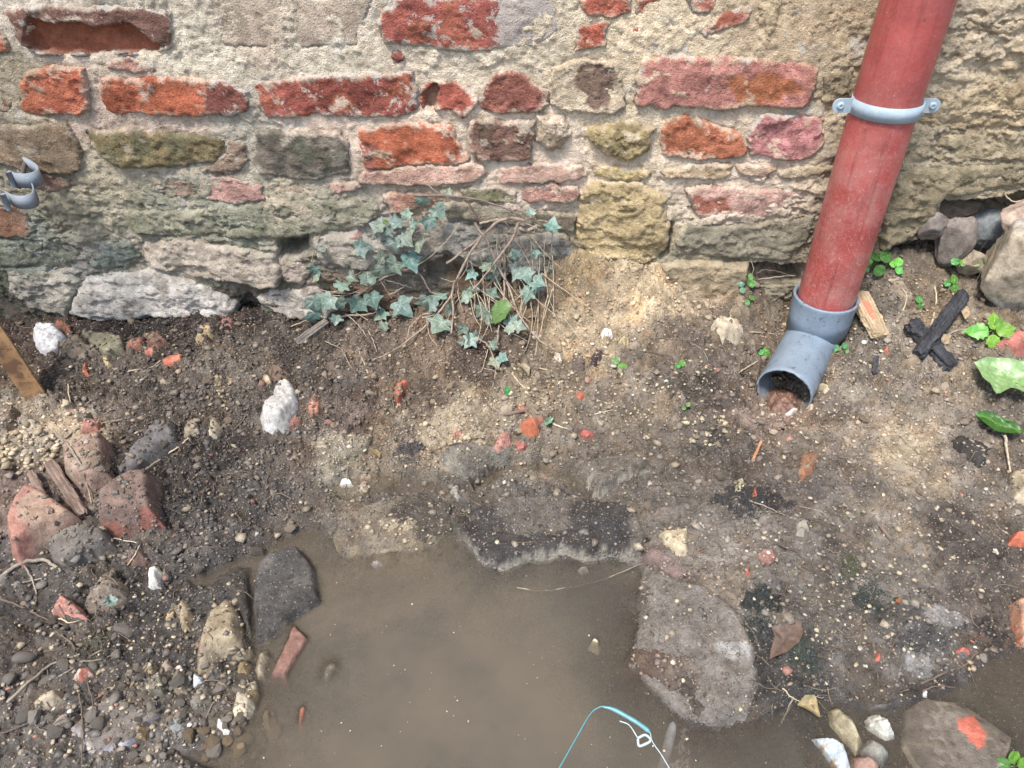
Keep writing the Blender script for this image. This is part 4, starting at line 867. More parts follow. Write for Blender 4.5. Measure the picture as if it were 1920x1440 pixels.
rock('brick_fragment', 'pale red crumb above the jagged grey slab', 'brick', [(846,812),(852,804),(866,806),(866,816),(852,818)], .008, (200,128,104), 0)
rock('rubble_stone', 'flat grey brown stone left of the small pink crumb', 'stone', [(934,766),(942,752),(966,752),(960,772),(948,778)], .010, (150,134,112), 0)
rock('rubble_stone', 'grey white pebble standing in the shallow wet trench', 'pebble', [(842,918),(850,906),(862,912),(864,928),(852,936)], .014, (166,160,146), .3)
rock('rubble_stone', 'white triangular chip in the shallow wet trench', 'stone', [(636,906),(640,896),(654,898),(664,908),(640,912)], .010, (228,228,224), .3)
rock('rubble_stone', 'tan pebble right of the white triangular chip', 'pebble', [(671,918),(676,902),(692,904),(690,918),(680,924)], .012, (170,158,134), .2)
rock('rubble_stone', 'tan pebble above the white triangular chip', 'pebble', [(676,896),(682,880),(698,882),(696,898)], .012, (168,140,112), .2)
rock('rubble_stone', 'light square tan block left of the grey elbow pipe', 'stone', [(1334,602),(1350,588),(1382,592),(1398,614),(1386,630),(1358,634),(1345,616)], .028, (200,180,146), 0, k=3.5, facets=3)
rock('rubble_stone', 'rough tan stone behind the light square block', 'stone', [(1368,580),(1378,556),(1398,550),(1410,570),(1408,590),(1388,592)], .018, (150,130,102), 0)
rock('rubble_stone', 'pale tan stone right above the puddle corner', 'stone', [(1236,998),(1248,988),(1290,988),(1293,1010),(1290,1034),(1274,1036),(1246,1014)], .018, (190,174,138), .1)
rock('brick_fragment', 'dull purple brick slab at the right corner of the puddle', 'brick', [(1204,1042),(1216,1022),(1240,1032),(1288,1072),(1278,1086),(1240,1076)], .009, (120,98,90), .5, k=2.2)
rock('rubble_stone', 'white pebble on the sand mound', 'pebble', [(1126,624),(1132,614),(1148,616),(1150,628),(1136,632)], .012, (216,212,204), 0)
rock('rubble_stone', 'tan cube of sandstone right of the white pebble on the mound', 'stone', [(1160,640),(1164,628),(1180,628),(1180,640)], .012, (190,170,124), 0)
rock('rubble_stone', 'pale pebble at the foot of the sand mound', 'pebble', [(1035,674),(1040,662),(1054,664),(1054,676)], .010, (196,182,156), 0)
rock('bark_piece', 'dark purple brown bark roll below the sand mound', 'bark', [(1104,682),(1108,664),(1118,652),(1132,656),(1130,668),(1116,684)], .014, (78,62,60), .2, k=1.8)
rock('rubble_stone', 'dark flake left of the bark roll', 'stone', [(1070,690),(1074,662),(1090,660),(1098,676),(1094,694)], .010, (106,90,80), 0)
rock('puddle_stone', 'shiny wet stone poking out below the tan edged slab', 'pebble', [(692,1052),(698,1043),(714,1046),(718,1056),(706,1062)], .016, (190,190,190), 1, k=1.8, base=-.010)
rock('puddle_stone', 'shiny wet stone poking out right of the pale slab tip', 'pebble', [(1082,1066),(1088,1057),(1102,1058),(1104,1068),(1090,1072)], .014, (170,160,150), 1, k=1.8, base=-.009)
rock('puddle_stone', 'small cream stone on the puddle bed right of the middle', 'pebble', [(1106,1218),(1112,1210),(1122,1214),(1120,1222)], .008, (224,206,160), .5, base=-.002)

# --- right side
rock('brick_fragment', 'red brick end at the right edge above the big pale leaf', 'brick', [(1868,640),(1890,622),(1960,604),(1960,650),(1900,645)], .022, (178,92,76), 0, k=3)
rock('brick_fragment', 'bright orange brick corner at the right edge', 'brick', [(1892,1018),(1898,999),(1950,990),(1950,1022)], .014, (222,98,58), .1, k=4, flat=1)
rock('brick_fragment', 'orange tan brick cut by the right edge low down', 'brick', [(1896,1124),(1930,1118),(1970,1125),(1970,1215),(1912,1206),(1902,1170)], .024, (200,140,104), .1, k=4, flat=1, rim=(190,100,66))
rock('rubble_stone', 'smooth black stone below the green leaf at right', 'stone', [(1788,820),(1800,812),(1856,832),(1852,864),(1838,874),(1812,852)], .014, (62,58,54), .4, k=2)
rock('rubble_stone', 'tan stone at the right edge below the black stone', 'stone', [(1898,900),(1904,876),(1950,868),(1950,935),(1908,925)], .022, (178,162,130), 0)
rock('rubble_stone', 'tan grey stone in front of the charred wood', 'stone', [(1690,680),(1700,660),(1726,658),(1728,690),(1712,700)], .014, (140,122,98), 0, k=2)
rock('rubble_stone', 'yellowish log shaped stone in the lower right water', 'stone', [(1556,1322),(1574,1312),(1608,1345),(1630,1382),(1612,1408),(1584,1374),(1560,1348)], .032, (164,152,116), .5, k=2.4, base=-.008)
rock('rubble_stone', 'white crumbly stone right of the log shaped stone', 'stone', [(1626,1342),(1642,1330),(1668,1346),(1686,1376),(1664,1380),(1632,1362)], .024, (196,196,182), .4, k=2.4, base=-.008, granular=230)
rock('rubble_stone', 'grey wedge stone below the log shaped stone', 'stone', [(1614,1402),(1626,1378),(1656,1392),(1673,1410),(1664,1432),(1634,1422)], .022, (128,126,116), .6, k=2.6, base=-.006)
rock('rubble_stone', 'blue white and ochre stone at the bottom right waterline', 'stone', [(1525,1375),(1548,1376),(1572,1382),(1590,1398),(1604,1440),(1580,1460),(1566,1430),(1545,1400)], .026, (176,190,196), .6, k=2.6, base=-.006, col2=(160,130,86))
rock('rubble_stone', 'pinkish brown stone on the bottom border at right', 'stone', [(1598,1414),(1622,1410),(1650,1428),(1662,1460),(1604,1462)], .022, (160,118,98), .5, base=-.006)
rock('sunken_slab', 'dark sunken stone between the white crumb and the silt', 'stone', [(1628,1330),(1640,1314),(1672,1312),(1680,1322),(1660,1332)], .008, (90,84,76), .6, k=1.8)
rock('rubble_stone', 'white chip at the waterline above the submerged slab', 'stone', [(1732,1302),(1734,1290),(1742,1292),(1740,1306)], .010, (226,222,220), .3)
rock('brick_fragment', 'dull pink tile flake on the silt right of the puddle', 'tile', [(1420,1042),(1428,1032),(1450,1030),(1454,1048),(1442,1060),(1428,1054)], .006, (160,104,92), .2, k=3, flat=1)
rock('brick_fragment', 'red curl of brick below the dull pink tile flake', 'brick', [(1396,1078),(1400,1062),(1407,1060),(1406,1074)], .008, (196,84,66), 0)
rock('brick_fragment', 'rust brown brick crumb with a pale bead on the silt', 'brick', [(1675,1128),(1680,1118),(1694,1120),(1692,1130)], .009, (176,96,50), 0)
rock('brick_fragment', 'bright orange crumb on the silt left of the fallen twig', 'brick', [(1642,1236),(1644,1222),(1655,1222),(1652,1238)], .009, (222,92,64), 0)
rock('brick_fragment', 'red brick crumb at the edge of the right shallow water', 'brick', [(1794,1218),(1800,1210),(1824,1212),(1820,1226),(1800,1226)], .010, (206,92,78), .2)
rock('brick_fragment', 'upright red crumb on the silt below the elbow pipe', 'brick', [(1411,928),(1412,912),(1420,912),(1421,928)], .010, (206,92,60), 0)
rock('rubble_stone', 'fibrous rust brown lump in the silt below the elbow pipe', 'stone', [(1496,880),(1502,848),(1520,842),(1536,856),(1530,878),(1508,896)], .010, (150,98,64), .2, k=1.6)
rock('rubble_stone', 'pale green grey stone chip on the silt above the pink flake', 'stone', [(1494,1000),(1498,976),(1512,970),(1520,990),(1508,1004)], .010, (168,164,146), .1)
rock('rubble_stone', 'tan oval pebble left in the silt below the elbow pipe', 'pebble', [(1378,918),(1384,896),(1395,894),(1397,908),(1390,920)], .010, (176,166,128), .1, k=1.8)
rock('rubble_stone', 'white chip directly below the elbow pipe mouth', 'stone', [(1472,776),(1486,764),(1498,760),(1496,768),(1484,778)], .008, (220,212,196), 0)
rock('rubble_stone', 'cream chip right of the white chip below the pipe mouth', 'stone', [(1511,762),(1516,756),(1528,756),(1524,768),(1516,768)], .009, (206,190,152), 0)
rock('rubble_stone', 'cream stone resting against the right side of the pipe mouth', 'stone', [(1534,726),(1540,714),(1556,716),(1558,726),(1546,732)], .012, (204,188,148), 0)
rock('brick_fragment', 'pink orange crumb between wood offcut and charred wood', 'brick', [(1656,660),(1660,648),(1669,650),(1668,662)], .010, (206,110,82), 0)
rock('rubble_stone', 'flat tan stone half buried right of the red pipe', 'stone', [(1660,512),(1684,500),(1706,538),(1712,562),(1694,570),(1672,540)], .012, (150,132,108), 0)
rock('rubble_stone', 'pale lump in the dark gap left of the grey socket', 'stone', [(1442,502),(1446,490),(1478,490),(1482,508),(1462,518)], .022, (166,166,166), 0)

# --- crumb clusters: countable but alike
clusters = [
 ('rubble_stone', 'brown grey stone half sunk in the dark soil left of the ivy', 'stone', 'stones half sunk left of the ivy', (100,640,570,1000), 40, (9,26), (128,114,98), .1),
 ('rubble_stone', 'tan stone fragment in the loose sandy soil before the ivy', 'stone', 'stone fragments before the ivy', (570,690,1010,830), 30, (8,22), (168,148,118), .1),
 ('rubble_stone', 'weathered stone chip on the bank right of the pipe', 'stone', 'stone chips on the bank right of the pipe', (1570,540,1900,840), 40, (8,22), (156,138,112), .1),
 ('rubble_stone', 'small stone on the soil between sand mound and pipe mouth', 'stone', 'small stones left of the pipe', (1130,640,1420,860), 20, (7,18), (150,132,104), .1),
 ('rubble_stone', 'small stone pressed into the right silt', 'stone', 'small stones in the right silt', (1280,860,1900,1290), 24, (7,20), (132,122,106), .3),
 ('rubble_stone', 'grey stone in the dark earth of the lower left bank', 'stone', 'grey stones of the lower left bank', (0,1060,420,1440), 46, (12,36), (124,116,104), .3),
 ('rubble_stone', 'small stone on the muddy slab shelf above the puddle', 'stone', 'small stones on the slab shelf', (600,860,1220,1010), 18, (7,18), (146,134,112), .5),
 ('rubble_stone', 'pale tan mortar crumb in the loose pile above the left rubble heap', 'crumb', 'mortar crumbs piled on the left heap', (-10,800,112,890), 46, (6,17), (196,176,138), .4),
 ('rubble_stone', 'yellowish crumb in the small heap between the grey stone and the kidney shaped lump', 'crumb', 'yellowish crumbs in a small heap', (385,700,440,768), 18, (5,13), (178,158,118), .4),
 ('rubble_stone', 'cream limestone crumb scattered below the sand mound', 'crumb', 'cream crumbs below the sand mound', (900,690,1260,800), 40, (4,11), (204,186,146), .2),
 ('rubble_stone', 'pale crumb in the clump beside the dark earth left of the pipe mouth', 'crumb', 'pale crumbs left of the pipe mouth', (1270,770,1370,840), 18, (6,15), (188,170,134), .2),
 ('rubble_stone', 'whitish chip on the trodden silt at the right', 'crumb', 'whitish chips on the right silt', (1380,860,1900,1260), 46, (4,10), (200,190,164), .1),
 ('brick_fragment', 'tiny red brick crumb scattered over the ground', 'crumb', 'tiny red brick crumbs', (30,640,1900,1250), 30, (4,8), (180,84,62), .1),
 ('shore_pebble', 'grey wet pebble in the shingle at the lower left shore', 'pebble', 'wet pebbles at the lower left shore', (180,1240,470,1440), 80, (9,24), (132,122,106), .6),
]
def unit_rock(seed, sub=2):
    import bmesh
    bm = bmesh.new(); bmesh.ops.create_icosphere(bm, subdivisions=sub, radius=1)
    r = random.Random(seed)
    pl = []
    for i in range(9):
        v = Vector((r.gauss(0, 1), r.gauss(0, 1), r.gauss(0, 1))).normalized(); pl.append((v, r.uniform(.48, .80)))
    for v in bm.verts:
        k = min([1.0] + [d / max(1e-3, v.co.dot(n)) for n, d in pl if v.co.dot(n) > 1e-3])
        v.co = v.co * (k * (1 + r.uniform(-.03, .03)))
    me = bpy.data.meshes.new('pebble'); bm.to_mesh(me); bm.free()
    me.materials.append(M_pebble); return me
UR = [unit_rock(s) for s in range(16)]
for me in UR[:3]: me.polygons.foreach_set('use_smooth', np.ones(len(me.polygons), bool))
crng = random.Random(99)
def place_pebble(name, label, cat, group, px, py, size, color, wet, sink=.3):
    p = hit(px, py, 0, HM, wall=False)
    d = np.linalg.norm(p - np.array([0, 0, CAM_H])); rad = size * .5 * d / FPX
    o = bpy.data.objects.new(name, crng.choice(UR)); COL.objects.link(o)
    o.location = (p[0], p[1], p[2] + rad * (.55 - sink)); f = crng.uniform(.5, .85)
    o.scale = (rad * crng.uniform(.9, 1.2), rad * crng.uniform(.7, 1.1), rad * f)
    o.rotation_euler = (crng.uniform(-.5, .5), crng.uniform(-.5, .5), crng.uniform(0, 6.28))
    c = lin(desat(color)) * crng.uniform(.6, 1.3); o.color = (*np.clip(c, .01, .85), wet)
    tag(o, label, cat, group); return o
MASS = ('mortar crumbs piled on the left heap', 'yellowish crumbs in a small heap', 'cream crumbs below the sand mound', 'pale crumbs left of the pipe mouth', 'whitish chips on the right silt')
mass = []
for name, label, cat, grp, (x0, y0, x1, y1), n, (s0, s1), c, wet in clusters:
    if grp in MASS: n *= 2
    k = 0; tries = 0
    cx, cy = (x0 + x1) / 2, (y0 + y1) / 2
    while k < n and tries < 2000:
        tries += 1
        px, py = crng.uniform(x0, x1), crng.uniform(y0, y1)
        if x1 - x0 < 300 and ((px - cx) / (x1 - x0) * 2) ** 2 + ((py - cy) / (y1 - y0) * 2) ** 2 > 1: continue
        p = hit(px, py, 0, ZG, wall=False)
        if PSc(p[:2]) > .004 or p[1] > YW - .03: continue
        ps = s0 + (s1 - s0) * crng.random() ** 2
        cj = tuple(np.clip(np.array(c) + crng.uniform(-22, 22), 20, 240)); k += 1
        if grp in MASS: mass.append((p[0], p[1], ps * .5 * np.linalg.norm(p - np.array([0, 0, CAM_H])) / FPX, lin(cj) * crng.uniform(.6, 1.3), wet))
        else: place_pebble(name, label, cat, grp, px, py, ps, cj, wet)
# sunken pebbles along the left shore of the puddle
for _ in range(16):
    px, py = crng.uniform(350, 520), crng.uniform(1370, 1438)
    place_pebble('puddle_stone', 'brown pebble seen through the muddy water at the lower left', 'pebble', 'sunken pebbles at the lower left', px, py, crng.uniform(16, 34), (140,118,86), .4, .2)

# ------------------------------------------------------------------ gravel, grit and crumbs of soil: nobody could count them
def ico():
    t = (1 + 5 ** .5) / 2
    v = np.array([(-1,t,0),(1,t,0),(-1,-t,0),(1,-t,0),(0,-1,t),(0,1,t),(0,-1,-t),(0,1,-t),(t,0,-1),(t,0,1),(-t,0,-1),(-t,0,1)], float); v /= np.linalg.norm(v[0])
    f = np.array([(0,11,5),(0,5,1),(0,1,7),(0,7,10),(0,10,11),(1,5,9),(5,11,4),(11,10,2),(10,7,6),(7,1,8),(3,9,4),(3,4,2),(3,2,6),(3,6,8),(3,8,9),(4,9,5),(2,4,11),(6,2,10),(8,6,7),(9,8,1)])
    return v, f
IV, IF = ico()
OV = np.array([(1,0,0),(-1,0,0),(0,1,0),(0,-1,0),(0,0,1),(0,0,-1)], float); OF = np.array([(4,0,2),(4,2,1),(4,1,3),(4,3,0),(5,2,0),(5,1,2),(5,3,1),(5,0,3)])
def scatter(name, label, x, y, size, colors, wet, mat, oct_=False, sink=.25):
    n = len(x); bv, bf = (OV, OF) if oct_ else (IV, IF); m = len(bv)
    V = bv[None] * (1 + .28 * rng.standard_normal((n, m, 1)).clip(-1.4, 1.4))
    V = V * (size[:, None, None] * np.stack([rng.uniform(.8, 1.3, n), rng.uniform(.6, 1.1, n), rng.uniform(.45, .8, n)], -1)[:, None, :])
    a = rng.uniform(0, 6.283, n); ca, sa = np.cos(a), np.sin(a)
    X = V[..., 0] * ca[:, None] - V[..., 1] * sa[:, None]; Y = V[..., 0] * sa[:, None] + V[..., 1] * ca[:, None]
    z = samp(HM, x, y)
    V = np.stack([X + x[:, None], Y + y[:, None], V[..., 2] + (z + size * (.5 - sink))[:, None]], -1).reshape(-1, 3)
    F = (bf[None] + (np.arange(n) * m)[:, None, None]).reshape(-1, 3)
    o = mesh_obj(name, V, F, mat, smooth=False, col=np.repeat(colors, m, 0), attrs={'wet': np.repeat(wet, m)}, center=False)
    tag(o, label, kind='stuff'); return o
def grit_mat():
    k = NT('grit'); c = k.attr('Col', out='Color'); wet = k.attr('wet')
    n = k.noise(500, 3, .7); k.col(k.mix(k.map(n, .3, .7), k.mix(1, c, (.65, .62, .6), 'MULTIPLY'), k.mix(1, c, (1.2, 1.2, 1.2), 'MULTIPLY')))
    k.L(k.map(wet, 0, 1, .9, .4), k.b.inputs['Roughness']); k.L(k.bump(n, .0012, .6), k.b.inputs['Normal']); return k.m
M_grit = grit_mat()
scatter('mortar_crumbs', 'loose crumbs of mortar and limestone in small heaps', np.array([m[0] for m in mass]), np.array([m[1] for m in mass]), np.array([m[2] for m in mass]) * .85, np.clip([m[3] * .8 for m in mass], .01, .8), np.array([m[4] for m in mass]), M_grit)
def cand(n):
    # even spread over the visible wedge of ground
    x = rng.uniform(-1.0, 1.0, n); y = rng.uniform(.24, 1.19, n)
    dep = y * math.cos(math.radians(PITCH)) + .8 * math.sin(math.radians(PITCH)); k = np.abs(x) < .72 * dep
    return x[k], y[k]
RM = ROCKMASK.astype(float)
# density by region (px,py,radius m,weight)
def dens(x, y, spots, base):
    d = np.full(x.shape, base)
    for px, py, r, wgt in spots:
        cx, cy = atz(px, py, .03); d = d + wgt * np.exp(-(((x - cx) ** 2 + (y - cy) ** 2) / r ** 2))
    return d * (samp(PS, x, y) < .0) * (1 - (samp(RM, x, y) > .05))
pal = np.array([lin(c) for c in [(196,178,142),(176,156,122),(150,132,104),(214,206,190),(128,116,100),(100,90,78),(186,104,78),(108,104,98),(206,190,150)]])
def spread(n, spots, base, weights, s0, s1, pw, name, label, oct_, tint=0.0, sink=.25, wmul=1):
    x, y = cand(n); d = dens(x, y, spots, base); k = rng.random(len(x)) < d; x, y = x[k], y[k]
    size = s0 + (s1 - s0) * rng.random(len(x)) ** pw
    wgt = np.array(weights, float); wgt /= wgt.sum()
    c = pal[rng.choice(len(pal), len(x), p=wgt)] * rng.uniform(.6, 1.2, (len(x), 1))
    sc = np.stack([samp(SCOL[..., i], x, y) for i in range(3)], -1)
    c = c * (1 - tint) + sc * tint * rng.uniform(.8, 1.3, (len(x), 1))
    wt = samp(wetv, x, y) * wmul
    print(name, len(x))
    return scatter(name, label, x, y, size, np.clip(c, .01, .8), wt, M_grit, oct_, sink)
spread(30000, [(1150,700,.12,.5),(1000,740,.10,.6),(1300,760,.1,.4),(1600,680,.14,.6),(1750,620,.12,.5),(300,1380,.14,.9),(150,1400,.12,.8),(900,780,.12,.4),(1700,1180,.15,.35),(300,1230,.08,.6),(1500,760,.1,.5),(1850,800,.1,.5),(1850,980,.08,.5)], .10,
       [5,4,3,1.2,2,1.5,.5,1,2], .0010, .0042, 3.0, 'gravel', 'loose gravel and limestone grit strewn over the soil', False, .25)
spread(4500, [(350,700,.25,.6),(300,900,.2,.6),(1000,700,.25,.5),(1650,650,.2,.6),(1350,760,.15,.5),(300,1300,.2,.6)], .22,
       [2,3,4,.3,3,3,.5,2,1], .0025, .0080, 2.4, 'gravel', 'knobbly lumps of earth and stone lying in the soil', False, .55, .4)
spread(70000, [(350,700,.25,.5),(450,850,.2,.6),(700,720,.2,.5),(1000,700,.2,.5),(1650,700,.2,.4),(350,1000,.12,.5)], .22,
       [1,1,2,0,2,3,.3,1,0], .0012, .0045, 2.2, 'soil_crumbs', 'crumbs of dark earth loose on the soil', True, .85, .35)
spread(30000, [(1100,960,.1,.7),(1600,1150,.2,.4),(1000,960,.1,.5),(1750,850,.12,.5),(1200,1100,.06,.8),(1350,1300,.06,.9),(300,1300,.1,.5),(1100,700,.12,.5)], .10,
       [4,3,3,2,2,1,.8,1,3], .0005, .0013, 1.5, 'grit', 'fine pale grit sprinkled over soil and silt', True, .0, .2)
# fine roots and fibres
parts = []
x, y = cand(1500)
for X0, Y0 in zip(x, y):
    if samp(PS, X0, Y0) > -.002: continue
    L = rng.uniform(.008, .04); a = rng.uniform(0, 6.28); b = rng.uniform(-1.5, 1.5); pts = []
    for t in np.linspace(0, 1, 5):
        aa = a + b * t; X0n = X0 + L * t * math.cos(aa); Y0n = min(Y0 + L * t * math.sin(aa), YW - .02); pts.append((X0n, Y0n, samp(HM, X0n, Y0n) + .0012 + .004 * t * (1 - t) * rng.random()))
    parts.append(tube(pts, rng.uniform(.0003, .0007), 3))
V, F = join(parts)
M_root = simple('dry_root', L3(128, 112, 90), .8, .4, 60, .0006)
tag(mesh_obj('root_fibres', V, F, M_root, center=False), 'fine dry root fibres and hairs lying over the soil', kind='stuff')

# ------------------------------------------------------------------ water
HW = HM.copy()
wmask = HW < .0012
seedm = (PS > .0)
# water reaches the low cells joined to the pool, plus the two trenches
reach = seedm.copy()
for t in TRW: reach |= sdf(t, GX, GY) > -.004
def blur(A, n):
    A = A.astype(np.float32)
    for _ in range(n):
        A = (A + np.roll(A, 1, 0) + np.roll(A, -1, 0) + np.roll(A, 1, 1) + np.roll(A, -1, 1)) / 5
    return A
reach = blur(reach, 6) > .02
cov = blur(reach & (HW < .0035), 2) > 0.01
solid = (HW > 0.0).astype(np.float32)
near1 = blur(solid, 3)
wz = .0028 * near1 ** 1.5 + .00005 * fbm(GX, GY, 60, 2, 401)
depth = np.clip(0 - blur(np.where(reach, HW, 0), 3), 0, .05)
ds = 1
V = np.stack([GX, GY, wz], -1)[::ds, ::ds]; kp = cov[::ds, ::ds]
F = grid_faces(*V.shape[:2], kp)
Vc, Fc, dc = compact(V.reshape(-1, 3), F, depth[::ds, ::ds].ravel())
def water_mat():
    k = NT('muddy_water'); d = k.attr('depth')
    op = k.math('SUBTRACT', 1.0, k.math('POWER', 2.718, k.math('MULTIPLY', d, -34.0)))
    op = k.math('MINIMUM', k.math('ADD', op, .10), .97)
    n = k.noise(7, 5, .55); n3 = k.noise(26, 4, .6)
    xx_ = k.n('ShaderNodeSeparateXYZ'); k.L(k.pos, xx_.inputs[0])
    c = k.mix(k.map(k.math('ADD', xx_.outputs[0], k.math('MULTIPLY', n, .3)), -.1, .4), L3(104, 94, 79), L3(82, 79, 70)); c = k.mix(k.map(n, .35, .7, 0, .6), c, L3(78, 74, 66)); c = k.mix(k.map(n3, .35, .7, 0, .35), c, L3(78, 74, 66))
    sp = k.map(k.voro(130), .10, .05, 0, 1); sc = k.n('ShaderNodeSeparateColor'); k.L(k.voro(130, out='Color'), sc.inputs[0])
    sp = k.math('MULTIPLY', sp, k.map(sc.outputs[0], .86, .88))
    c = k.mix(k.map(k.noise(3.2, 4, .6), .42, .62, 0, .55), c, L3(116, 104, 86)); c = k.mix(k.math('MULTIPLY', sp, .7), c, L3(196, 188, 168))
    k.col(c); k.L(k.math('MAXIMUM', op, k.math('MULTIPLY', sp, .8)), k.b.inputs['Alpha'])
    k.b.inputs['Roughness'].default_value = .06; k.b.inputs['IOR'].default_value = 1.33
    k.L(k.bump(k.noise(45, 2, .5), .0006, .35), k.b.inputs['Normal'])
    return k.m
# the diffuse murk and the clear shiny surface: gloss is kept where the body turns transparent
M_water = water_mat()
k = M_water.node_tree; pr = k.nodes['Principled BSDF']; out = k.nodes['Material Output']
gl = k.nodes.new('ShaderNodeBsdfGlossy'); gl.inputs['Roughness'].default_value = .02
fr = k.nodes.new('ShaderNodeFresnel'); fr.inputs['IOR'].default_value = 1.42
bnd = [n for n in k.nodes if n.type == 'BUMP'][0]
k.links.new(bnd.outputs[0], fr.inputs['Normal']); k.links.new(bnd.outputs[0], gl.inputs['Normal'])
ms = k.nodes.new('ShaderNodeMixShader'); k.links.new(fr.outputs[0], ms.inputs[0]); k.links.new(pr.outputs[0], ms.inputs[1]); k.links.new(gl.outputs[0], ms.inputs[2]); k.links.new(ms.outputs[0], out.inputs[0])
pr.inputs['Specular IOR Level'].default_value = 0
wt = mesh_obj('puddle_water', Vc, Fc, M_water, attrs={'depth': dc}, center=False)
tag(wt, 'shallow brown muddy puddle water', kind='structure')
fx, fy, fs = [], [], []
while len(fx) < 50:
    q = atz(rng.uniform(420, 1500), rng.uniform(1040, 1438), 0)
    if samp(PS, *q) > .006 and samp(HM, *q) < -.001: fx.append(q[0]); fy.append(q[1]); fs.append(rng.uniform(.0004, .0013) * (1.6 if rng.random() < .1 else 1))
fx, fy, fs = map(np.array, (fx, fy, fs)); keepHM = HM; HM = np.maximum(HM, .0006)
scatter('floating_specks', 'pale specks and bubbles floating on the puddle', fx, fy, fs, np.clip(pal[rng.choice([0, 1, 3, 8], len(fx))], .01, .8), np.full(len(fx), .5), M_grit, False, .3); HM = keepHM
# the puddle goes on towards the viewer, below the frame
xs = np.linspace(-.40, .95, 90); ys = np.linspace(-.10, DY0 + .0005, 24); xx, yy = np.meshgrid(xs, ys)
z0 = samp(ZG, xx, np.full(xx.shape, DY0)); _f = sstep(DY0, DY0 - .28, yy); zb = z0 * (1 - _f) + .02 * _f
Fe = grid_faces(*xx.shape, zb < .004); Ve, Fe, de = compact(np.stack([xx, yy, np.zeros(xx.shape)], -1).reshape(-1, 3), Fe, np.clip(-zb, 0, .05).ravel())
tag(mesh_obj('puddle_water', Ve, Fe, M_water, attrs={'depth': de}, center=False), 'nearer end of the muddy puddle water', kind='structure')
# ------------------------------------------------------------------ the downpipe
def lathe(path, radii, sides=48, inner=None, close=True):
    """sweep of circles along path; radii one per point. Returns V, F"""
    return tube(path, radii, sides)
PX, PY, PR = .561, 1.129, .0485
def dusty(name, rgb, dust, dscale, spec=.45, rough=.38, streak=True, dcol=(.55, .42, .36), dark=None):
    k = NT(name); n = k.noise(14, 5, .6); c = k.mix(k.map(n, .3, .7), tuple(q * .82 for q in rgb), tuple(min(.9, q * 1.15) for q in rgb))
    z = k.n('ShaderNodeSeparateXYZ'); k.L(k.pos, z.inputs[0])
    low = k.map(z.outputs[2], dust[0], dust[1], 1, .25)
    n2 = k.noise(dscale, 6, .75, dist=.8); n3 = k.noise(900, 3, .7)
    sp = k.math('MULTIPLY', k.map(n2, .50, .64), k.map(n3, .48, .62))
    c = k.mix(k.math('MULTIPLY', k.math('MULTIPLY', sp, low), .85), c, dcol)
    haz = k.math('MULTIPLY', k.map(k.noise(20, 5, .6), .4, .7), low); c = k.mix(k.math('MULTIPLY', haz, .22), c, dcol)
    fl = k.map(k.voro(95), .075, .03); sc = k.n('ShaderNodeSeparateColor'); k.L(k.voro(95, out='Color'), sc.inputs[0])
    c = k.mix(k.math('MULTIPLY', fl, k.map(sc.outputs[0], .80, .84)), c, (.62, .50, .42))
    if 'red' in name:
        mp = k.n('ShaderNodeMapping'); mp.inputs['Scale'].default_value = (90, 90, 5); k.L(k.pos, mp.inputs['Vector']); st_ = k.noise(1, 4, .6, mp.outputs[0]); c = k.mix(k.map(st_, .52, .72, 0, .5), c, k.mix(1, c, (.45, .40, .38), 'MULTIPLY'))
        c = k.mix(k.map(k.noise(48, 8, .82), .60, .66, 0, .75), c, (.10, .035, .03)); c = k.mix(k.map(k.noise(70, 8, .8, dist=1.5), .62, .67, 0, .8), c, (.55, .40, .36))
    if dark: 
        mud_ = k.math('MULTIPLY', k.map(z.outputs[2], .085, .015), k.map(k.noise(55, 6, .75), .42, .56)); c = k.mix(k.math('MULTIPLY', mud_, .85), c, L3(112, 98, 80))
        m = k.math('MULTIPLY', k.map(k.noise(60, 7, .8), .56, .66), .8); c = k.mix(m, c, dark)
        m = k.math('MULTIPLY', k.map(k.noise(330, 4, .8), .60, .68), .8); c = k.mix(m, c, dark)
    k.col(c); k.L(k.map(n2, .3, .7, rough, rough + .3), k.b.inputs['Roughness']); k.b.inputs['Specular IOR Level'].default_value = spec
    k.L(k.bump(k.math('ADD', n2, k.math('MULTIPLY', k.noise(24, 2, .5), 3.0)), .0008, .55), k.b.inputs['Normal']); return k.m
M_red = dusty('red_brown_plastic', L3(186, 64, 56), (.30, .62), 170, spec=.6, rough=.22)
M_grey = dusty('grey_blue_plastic', L3(120, 136, 150), (-1, .5), 90, dcol=L3(140, 134, 122), dark=L3(60, 57, 52), rough=.35)
M_galv = dusty('galvanised_steel', L3(150, 168, 178), (-1, 2), 120, dcol=L3(195, 200, 200), rough=.42)
dp = empty('downpipe', (PX, PY, .03)); tag(dp, 'red plastic downpipe with grey elbow outlet standing at the foot of the wall', 'drainpipe')
zz = np.concatenate([np.linspace(.112, .70, 40), np.linspace(.75, 3.1, 12)])
V, F = tube([(PX + .0006 * math.sin(q * 9), PY, q) for q in zz], PR, 56); mesh_obj('pipe', V, F, M_red, dp)
# grey socket with a lip
zs = [.088, .0885, .120, .150, .156, .1575, .1575, .150, .112]
rs = [.0490, .0535, .0545, .0548, .0562, .0555, .0515, .0505, .0490]
V, F = tube([(PX, PY, q + 1e-5 * i) for i, q in enumerate(zs)], rs, 56)
